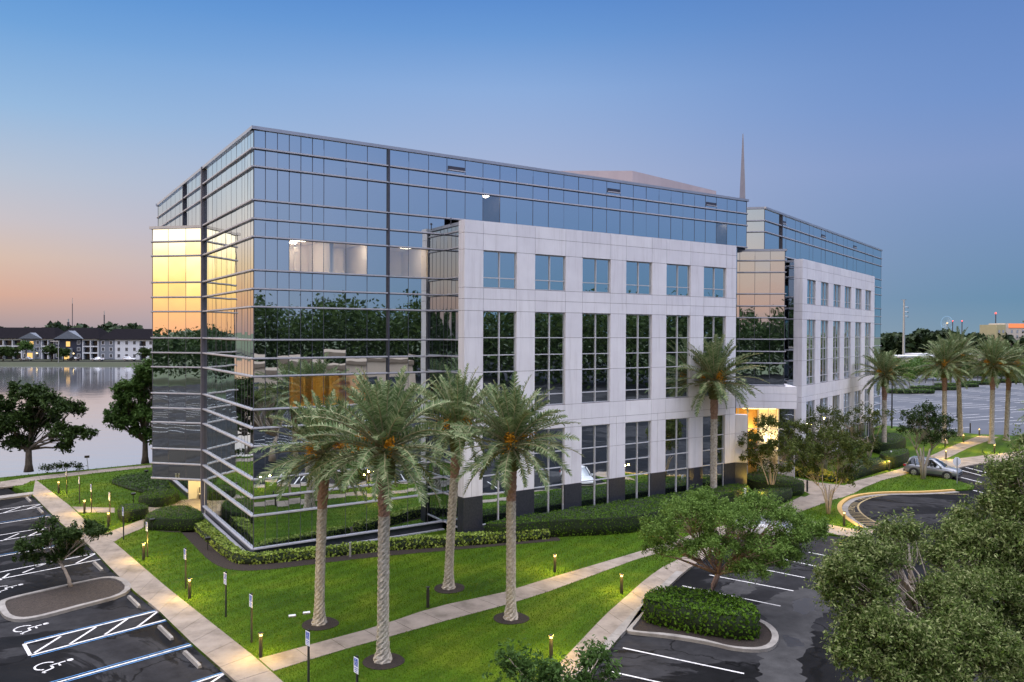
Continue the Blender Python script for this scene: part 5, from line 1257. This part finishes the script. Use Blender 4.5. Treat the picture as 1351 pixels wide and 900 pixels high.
# ------------------------------------------------------------------ the far side of the lake
def gable_block(nm_, label, x0, x1, y, dep, segs, ridge, eave, gables=(), rz=0., mats=('navy',)):
    t = empty(nm_, (x0, y, -.05), rz, label, 'apartment block', 'apartment blocks across the lake')
    Wd = x1-x0
    rf = MB(); o_ = .8
    rf.hexa([(-o_, -o_, eave), (Wd+o_, -o_, eave), (Wd+o_, dep+o_, eave), (-o_, dep+o_, eave)], [(4, dep*.5-1.5, ridge), (Wd-4, dep*.5-1.5, ridge), (Wd-4, dep*.5+1.5, ridge), (4, dep*.5+1.5, ridge)])
    rfo = rf.build('roof', M['ap_roof'], t)
    for a, c, mw_, kind in segs:
        b = MB(); b.box(a, c-.02, 0 if kind != 'balc' else 1.6, dep, 0, eave-.01); wo_ = b.build('wall', M[mw_], t)
        if kind == 'balc':
            fm = MB(); n = max(1, round((c-a)/4.2))
            for k in range(n+1): xx_ = a+(c-a-.5)*k/n; fm.box(xx_, xx_+.5, 0, 1.55, 0, eave-.02)
            for z in (3.0, 6.0): fm.box(a+.5, c-.5, .02, 1.55, z-.3, z+.25)
            fm.box(a+.5, c-.5, .02, 1.55, eave-.7, eave-.03); fm.build('balcony_frame', M['ap_white'], t)
            for k in range(n):
                for z in (3.25, 6.25):
                    r = MB(); xa, xb = a+.5+(c-a-.5)*k/n, a+(c-a-.5)*(k+1)/n
                    for j in range(9): r.box(xa+(xb-xa)*j/9, xa+(xb-xa)*j/9+.06, .1, .16, z, z+1.0)
                    r.box(xa, xb, .08, .18, z+1.0, z+1.08); r.build('balcony_railing', M['metal_bk'], t)
                    gl_ = MB(); gl_.box(xa+.5, xb-.5, 1.5, 1.59, z, z+2.1); gl_.build('window', M['pane'], t)
            for k in range(n):
                gl_ = MB(); xa, xb = a+.5+(c-a-.5)*k/n, a+(c-a-.5)*(k+1)/n; gl_.box(xa+.6, xb-.6, 1.5, 1.58, .2, 2.5); gl_.build('window', M['pane'], t)
        else:
            n = max(1, round((c-a)/3.4))
            for k in range(n):
                for z in (1.0, 4.0, 7.0):
                    if kind == 'gate' and abs(k-(n-1)/2) < .8: continue
                    xm = a+(c-a)*(k+.5)/n
                    f = MB(); f.box(xm-.75, xm+.75, -.08, -.005, z-.15, z+1.65); fo = f.build('window', M['ap_white'], t)
                    g = MB(); g.box(xm-.55, xm-.04, -.1, -.082, z, z+1.5); g.box(xm+.04, xm+.55, -.1, -.082, z, z+1.5); g.build('pane', M['pane'], fo)
            if kind == 'gate':
                xm = (a+c)/2
                g = MB(); g.box(xm-2.2, xm+2.2, -1.2, -.02, 0, 5.2); g.build('porch', M['ap_grey'], t)
                g = MB(); g.box(xm-1.2, xm+1.2, -1.26, -1.21, .1, 2.9); g.build('lit_doorway', M['ap_lit'], t)
                g = MB(); g.box(xm-.9, xm+.9, -.12, -.03, 5.9, 8.2); g.build('lit_window', M['ap_lit'], t)
                for sx_ in (-2.6, 2.6): g = MB(); g.box(xm+sx_-.12, xm+sx_+.12, -.35, -.05, 2.5, 2.9); g.build('porch_lamp', M['lamp_amber'], t)
    for gx0, gx1, gz, gm in gables:
        g = MB(); xm = (gx0+gx1)/2
        g.loft([[(gx0, -1.2, eave+.05), (gx1, -1.2, eave+.05), (xm, -1.2, gz)], [(gx0, dep*.5, eave+.05), (gx1, dep*.5, eave+.05), (xm, dep*.5, gz)]]); g.build('gable', M['ap_gable'], t)
    return t
M['ap_roof'] = pm('dark_shingle_roof', (.007, .0065, .009), (.012, .011, .014), 1.5, .95, spec=.05)
M['pane'] = pm('dark_pane', (.012, .014, .018), (.02, .022, .027), 1, .25, spec=.3); M['ap_white'] = pm('white_render', (.62, .64, .68), (.7, .71, .74), 1, .8)
M['ap_navy'] = pm('navy_siding', (.02, .025, .045), (.03, .036, .06), 1, .8); M['ap_grey'] = pm('blue_grey_siding', (.17, .19, .23), (.23, .25, .29), 1, .8)
M['ap_gable'] = pm('pale_gable', (.10, .12, .15), (.13, .15, .18), 1, .8); M['ap_tan'] = pm('tan_brick', (.2, .18, .17), (.27, .25, .23), 3, .9); M['ap_lit'] = emat('lit_window_glow', (1, .6, .2), 1.2)
YA = 356.
xa_ = lambda px: (px-675.5)/FPX*YA
gable_block('apartment_block', 'long apartment block with pale blue gable at the frame edge across the lake', xa_(-70), xa_(72), YA, 16,
    [(0, xa_(29)-xa_(-70), 'ap_navy', 'balc'), (xa_(29)-xa_(-70), xa_(54)-xa_(-70), 'ap_grey', 'gate'), (xa_(54)-xa_(-70), xa_(72)-xa_(-70), 'ap_navy', 'balc')], 14.6, 9.4, [(xa_(26)-xa_(-70), xa_(57)-xa_(-70), 12.2, 0)])
gable_block('apartment_block', 'navy apartment block with grey gable and glowing arched doorway across the lake', xa_(73), xa_(131.5), YA-1, 16,
    [(0, xa_(110)-xa_(73), 'ap_navy', 'gate'), (xa_(110)-xa_(73), xa_(131.5)-xa_(73), 'ap_navy', 'balc')], 14.6, 9.4, [(xa_(74)-xa_(73), xa_(113)-xa_(73), 13.2, 0)])
gable_block('apartment_block', 'apartment block of grey siding and white render next to the glass building across the lake', xa_(132.5), xa_(236), YA-1, 16,
    [(0, xa_(153)-xa_(132.5), 'ap_grey', 'win'), (xa_(153)-xa_(132.5), xa_(184)-xa_(132.5), 'ap_white', 'win'), (xa_(184)-xa_(132.5), xa_(195)-xa_(132.5), 'ap_navy', 'balc'), (xa_(195)-xa_(132.5), xa_(236)-xa_(132.5), 'ap_white', 'win')], 14.2, 9.2)
for k, (x, y_, lb_, pt, sv) in enumerate([(128.5, 338, 'white car with pale roof parked on the road below the navy block', 'p_white', False), (171, 339, 'white SUV parked on the road below the white rendered block', 'p_white', True), (34, 338, 'pale car parked under the bright tree across the lake', 'p_white', False), (97, 339, 'dark car parked by the glowing doorway across the lake', 'p_dark', False)]):
    car(((x-CX)/FPX*y_, y_, 0), PI if k != 1 else 0, lb_, pt, sv, 'cars on the road across the lake', s=1.15)
for x, y_, r, h, lb_, lm in [(34, 336, 3.6, 9.5, 'tall bright green tree before the pale blue gable', 'green_leaf'), (4, 334, 4.5, 7, 'dark bushy tree at the frame edge before the apartments', 'dark_leaf'), (68, 335, 4.4, 7.5, 'round dark tree between the two gables', 'dark_leaf'), (84, 336, 2.6, 5.5, 'small dark tree beside the glowing doorway', 'dark_leaf'), (192, 337, 3.2, 6, 'dark tree at the end of the white rendered block', 'dark_leaf'), (-20, 334, 4.5, 7.5, 'dark tree just outside the apartments at the frame edge', 'dark_leaf'), (16, 335, 3, 5, 'low dark tree between the tall bright tree and the frame edge', 'dark_leaf')]:
    make_tree('lakeside_tree', lb_, 'tree', ((x-CX)/FPX*y_, y_), lob(4, (0, 0, h*.58), r*.5, r*.72, int(x)+500, h/r*.45), 60, 1500, .42, lm, 'bark', .2, h*.3, int(x)+700, 'trees before the apartments', sig=.5, twigs=.2)
p = ((77-CX)/FPX*318, 318); t = empty('light_pole', (*p, -.3), 0, 'thin light pole with a flat head on the far lake bank', 'lamp post')
b = MB(); b.cyl(0, 0, 0, 9, .14, 8); b.build('pole', M['galv'], t); b = MB(); b.box(-3.4, .2, -.2, .2, 8.9, 9.15); b.build('lamp_arm', M['galv'], t)
for x, y_, h, lb_ in ((90, 700, 42, 'short dark chimney like tower on the horizon above the navy block'), (95.5, 720, 74, 'needle thin mast on the horizon above the navy block'), (137.5, 900, 62, 'lattice radio mast on the horizon above the grey block')):
    t = empty('radio_mast', ((x-CX)/FPX*y_, y_, -2), 0, lb_, 'mast'); b = MB()
    r = .35 if x == 95.5 else 1.2 if x == 90 else .7
    b.loft([[(r*math.cos(a), r*math.sin(a), z) for a in np.linspace(0, 2*PI, 7)[:-1]] for z in (0, h*.55)]); b.build('pole', M['dkalu'], t)
    b = MB(); b.cyl(0, 0, h*.55, h*.62, r*.6, 6); b.build('antenna', M['galv'], t)

# ------------------------------------------------------------------ horizon woods
def wood(name, arc, dist, h, dens, size, seed, mat='far_leaf', jit=30, zb=-2.):
    rg = np.random.default_rng(seed); a = rg.uniform(arc[0], arc[1], dens); r = dist+rg.uniform(-jit, jit, dens)
    prof = .80+.07*np.sin(a*37+seed)+.07*np.sin(a*91)+.07*np.sin(a*233+1)
    C = np.c_[np.sin(a)*r, np.cos(a)*r, zb+rg.power(1.6, dens)*h*prof+rg.normal(size=dens)*h*.04]
    return tag(npmesh(name, leaves(C, size, None, .6, .7, rg), 4, M[mat]), kind='stuff')
R_ = math.radians
wood('distant_woods', (R_(-40), R_(-15)), 660, 21, 15000, 2.2, 1)
wood('distant_woods', (R_(-40), R_(-16)), 520, 15.5, 9000, 1.7, 7)
wood('distant_woods', (R_(22), R_(40)), 620, 18.5, 14000, 2.0, 2)
wood('distant_woods', (R_(25), R_(40)), 310, 6.5, 5000, 1.3, 3, 'green_leaf', 24)
# what the mirror glass looks at: woods across the road and beyond the accessible bays
wood('road_woods', (R_(62), R_(178)), 150, 24, 95000, .55, 4, 'dark_leaf', 16, -.3)
wood('road_woods', (R_(205), R_(305)), 190, 15, 45000, .6, 5, 'dark_leaf', 16, -.3)
M['ht_tan'] = pm('tan_roof_edge', (.2, .155, .11), (.24, .19, .14), .6, .8)
t = empty('shop_building', (84, -38, ZA), R_(38), 'low beige flat roofed building mirrored in the glass front', 'shop')
b = MB(); b.box(-30, 30, -8, 8, 0, 6.0); b.build('wall', pm('beige_stucco', (.52, .43, .33), (.58, .48, .37), .6, .8), t)
b = MB(); b.box(-30.4, 30.4, -8.4, 8.4, 6.01, 6.8); b.build('roof', M['ht_tan'], t)
for k in range(9):
    b = MB(); b.box(-27+6.2*k, -23.4+6.2*k, 8.01, 8.1, .2, 3.2); b.build('window', M['glass_dark'], t)
for i, (x, y_) in enumerate(((44, 24), (38, 8), (52, 34), (58, 6))): pass

# ------------------------------------------------------------------ right hand distance
M['ht_cream'] = pm('cream_hotel_render', (.5, .45, .40), (.56, .5, .45), .4, .8); M['ht_yel'] = pm('yellow_hotel_render', (.36, .33, .19), (.41, .37, .23), .4, .8)
YH = 500.; kx = lambda px: (px-CX)/FPX*YH
t = empty('hotel', (kx(1314.5), YH, -1.8), 0, 'cream and yellow hotel block with an orange sign band on the horizon', 'hotel')
b = MB(); b.box(0, 6, 0, 18, 0, 21.6); b.build('wall', M['ht_yel'], t); b = MB(); b.box(6.02, 30, 1, 18, 0, 22.5); b.build('wall', M['ht_cream'], t)
b = MB(); b.box(8.5, 30, .6, .98, 19.6, 22.2); b.build('sign_band', emat('orange_sign_glow', (1, .28, .12), 1.1), t)
for xw in (1.2, 3.8, 10, 13.6, 17.2, 20.8, 24.4):
    for z in (6, 9.4, 12.8, 16.2):
        b = MB(); y0 = -.1 if xw < 6 else .9; b.box(xw, xw+1.2, y0, y0+.09, z, z+1.9); b.build('window', M['glass_dark'], t)
# observation wheel
YF = 5200.; c = np.array([(1249-CX)/FPX*YF, YF, 13+(442.5-427)/FPX*YF]); t = empty('ferris_wheel', (c[0], YF, 0), R_(12), 'giant observation wheel with a glowing rim on the horizon', 'ferris wheel')
b = MB(); b.tube([(46*math.cos(a), 0, c[2]+46*math.sin(a)) for a in np.linspace(0, 2*PI, 49)], 1.5, 6); b.build('rim', emat('wheel_rim_glow', (.3, .5, .75), .9), t)
b = MB()
for k in range(16): a = 2*PI*k/16; b.tube([(0, 0, c[2]), (46*math.cos(a), 0, c[2]+46*math.sin(a))], .5, 4)
b.build('spokes', M['galv'], t)
b = MB()
for s in (-1, 1): b.tube([(0, 0, c[2]), (s*30, 0, 0)], 1.6, 5)
b.build('support_leg', M['galv'], t)
b = MB(); b.cyl(0, -3, c[2]-4, c[2]+4, 5, 10); b.build('hub', emat('wheel_hub_glow', (1, .75, .4), 1.5), t)
for x, ytop, lb_ in ((1256.6, 424.5, 'thin tower with a red light next to the observation wheel'), (1269, 424.5, 'thin tower with a red light standing clear of the wheel'), (1313.4, 414.5, 'tall dark tower with a red beacon beside the hotel')):
    Y_ = 2500. if x < 1300 else 1500.; t = empty('ride_tower', ((x-CX)/FPX*Y_, Y_, -2), 0, lb_, 'tower', 'red lit towers on the horizon'); h = 15+(442.5-ytop)/FPX*Y_
    b = MB(); b.cyl(0, 0, 0, h, .9 if x > 1300 else 1.4, 8); b.build('shaft', M['dkalu'], t); b = MB(); b.cyl(0, 0, h, h+2.6, 1.3, 8); b.build('beacon', M['red_glow'], t)
# transmission pole
YP = 330.; t = empty('power_pole', ((1192.3-CX)/FPX*YP, YP, -2), R_(-8), 'tall grey steel power pole with three side arms', 'power pole'); h = 15+(442-396.5)/FPX*YP
b = MB(); b.cyl(0, 0, 0, h, .62, 10, 0, .36); b.build('pole', M['galv'], t)
for z in (h-3.0, h-5.0, h-6.9):
    b = MB(); b.tube([(0, 0, z), (1.6, 0, z+.1)], .12, 5); ao = b.build('cross_arm', M['galv'], t); b = MB(); b.cyl(1.6, 0, z-.55, z+.1, .13, 6); b.build('insulator', M['metal_bk'], ao)
b = MB(); b.box(-1, .9, -.15, .15, h, h+.25); b.build('top_plate', M['galv'], t)
# parking lot light poles
for x, yb, yt, lb_, on in ((1176.5, 566, 482, 'dark light pole with a lit arm before the nearest far palm', 1), (1263, 552, 477, 'slim dark light pole between two far palms', 0)):
    p = at(x, yb, ZA); h = (yb-yt)/FPX*p[1]
    t = empty('light_pole', p, 0, lb_, 'lamp post'); b = MB(); b.cyl(0, 0, 0, h, .11, 8, 0, .07); b.build('pole', M['metal_bk'], t)
    b = MB(); b.box(-.1, .75, -.12, .12, h, h+.12); b.build('lamp_head', M['metal_bk'], t)
    if on: b = MB(); b.box(.25, .7, -.1, .1, h-.03, h-.003); b.build('lamp_glass', M['lamp_warm'], t)
# far lot islands with young trees
GI = 'planted islands of the far parking lot'
for i, (x, y_, lb_) in enumerate([(1200, 519, 'planted island of the far lot closest to the glass wing'), (1231, 514.5, 'planted island of the far lot behind the second far palm'), (1262, 510.5, 'planted island of the far lot behind the slim light pole'), (1290, 507.5, 'planted island of the far lot between the two palm pairs'), (1322, 505, 'planted island of the far lot below the hotel')]):
    p = at(x, y_, ZA)
    hedge('island_hedge', lb_, [(p[0]-5.5, p[1]-1.6), (p[0]+5.5, p[1]-1.6), (p[0]+5.5, p[1]+1.6), (p[0]-5.5, p[1]+1.6)], .75, 'green_leaf', .2, 14, .5, 2, GI)
    make_tree('young_tree', 'thin young tree on the '+lb_, 'tree', p[:2], lob(3, (0, 0, 3.2), .7, 1.1, 60+i, 1.1), 24, 500, .22, 'elm_leaf', 'bark', .08, 1.8, 80+i, 'young trees of the far lot', sig=.3, twigs=.3)
for i, (x, y_, r, lm) in enumerate([(1178, 205, 6, 'dark_leaf'), (1203, 218, 5, 'green_leaf'), (1222, 228, 5.5, 'green_leaf'), (1243, 222, 6, 'elm_leaf'), (1263, 240, 5, 'green_leaf'), (1285, 238, 6, 'dark_leaf'), (1310, 236, 6.5, 'green_leaf'), (1338, 226, 7, 'elm_leaf'), (1362, 230, 7, 'green_leaf')]):
    make_tree('boundary_tree', ['dark tree', 'low green tree', 'mid green tree', 'pale yellow green tree', 'small green tree', 'dark round tree', 'bushy green tree', 'broad pale green tree', 'green tree'][i]+' beyond the far lot, '+['next to the glass wing end', 'left of the power pole foot', 'behind the first planted islands', 'behind the second far palm', 'behind the slim light pole', 'between the palm pairs', 'behind the junction palm', 'below the hotel', 'at the frame edge below the hotel'][i], 'tree',
              ((x-CX)/FPX*y_, y_), lob(5, (0, 0, r*.5), r*.75, r*.55, 90+i, .7), 70, 1700, .34, lm, 'bark', .2, 1.2, 120+i, 'trees beyond the far lot', sig=.55, twigs=.15, z0=-.3)
for x, y_, pt, lb_ in ((1340, 499.5, 'p_teal', 'teal car at the edge of the far lot'), (1352, 500.5, 'p_dark', 'dark car beside the teal car in the far lot')):
    p = at(x, y_, ZA); car(p, R_(52), lb_, pt, False, 'cars in the far lot')
for x, y_, wd, lb_ in ((1205, 300, 9, 'long low white roof beyond the far lot near the power pole'), (1221, 330, 7, 'small pale roof beyond the far lot under the observation wheel'), (1303, 320, 8, 'low pale roof in front of the hotel')):
    t = empty('low_building', ((x-CX)/FPX*y_, y_, -2), .2, lb_, 'low building', 'low buildings beyond the far lot')
    b = MB(); b.box(-wd, wd, -4, 4, 0, 6.3); b.build('wall', M['ht_cream'], t); b = MB(); b.box(-wd-.4, wd+.4, -4.4, 4.4, 6.32, 7.0); b.build('roof', M['ap_white'], t)
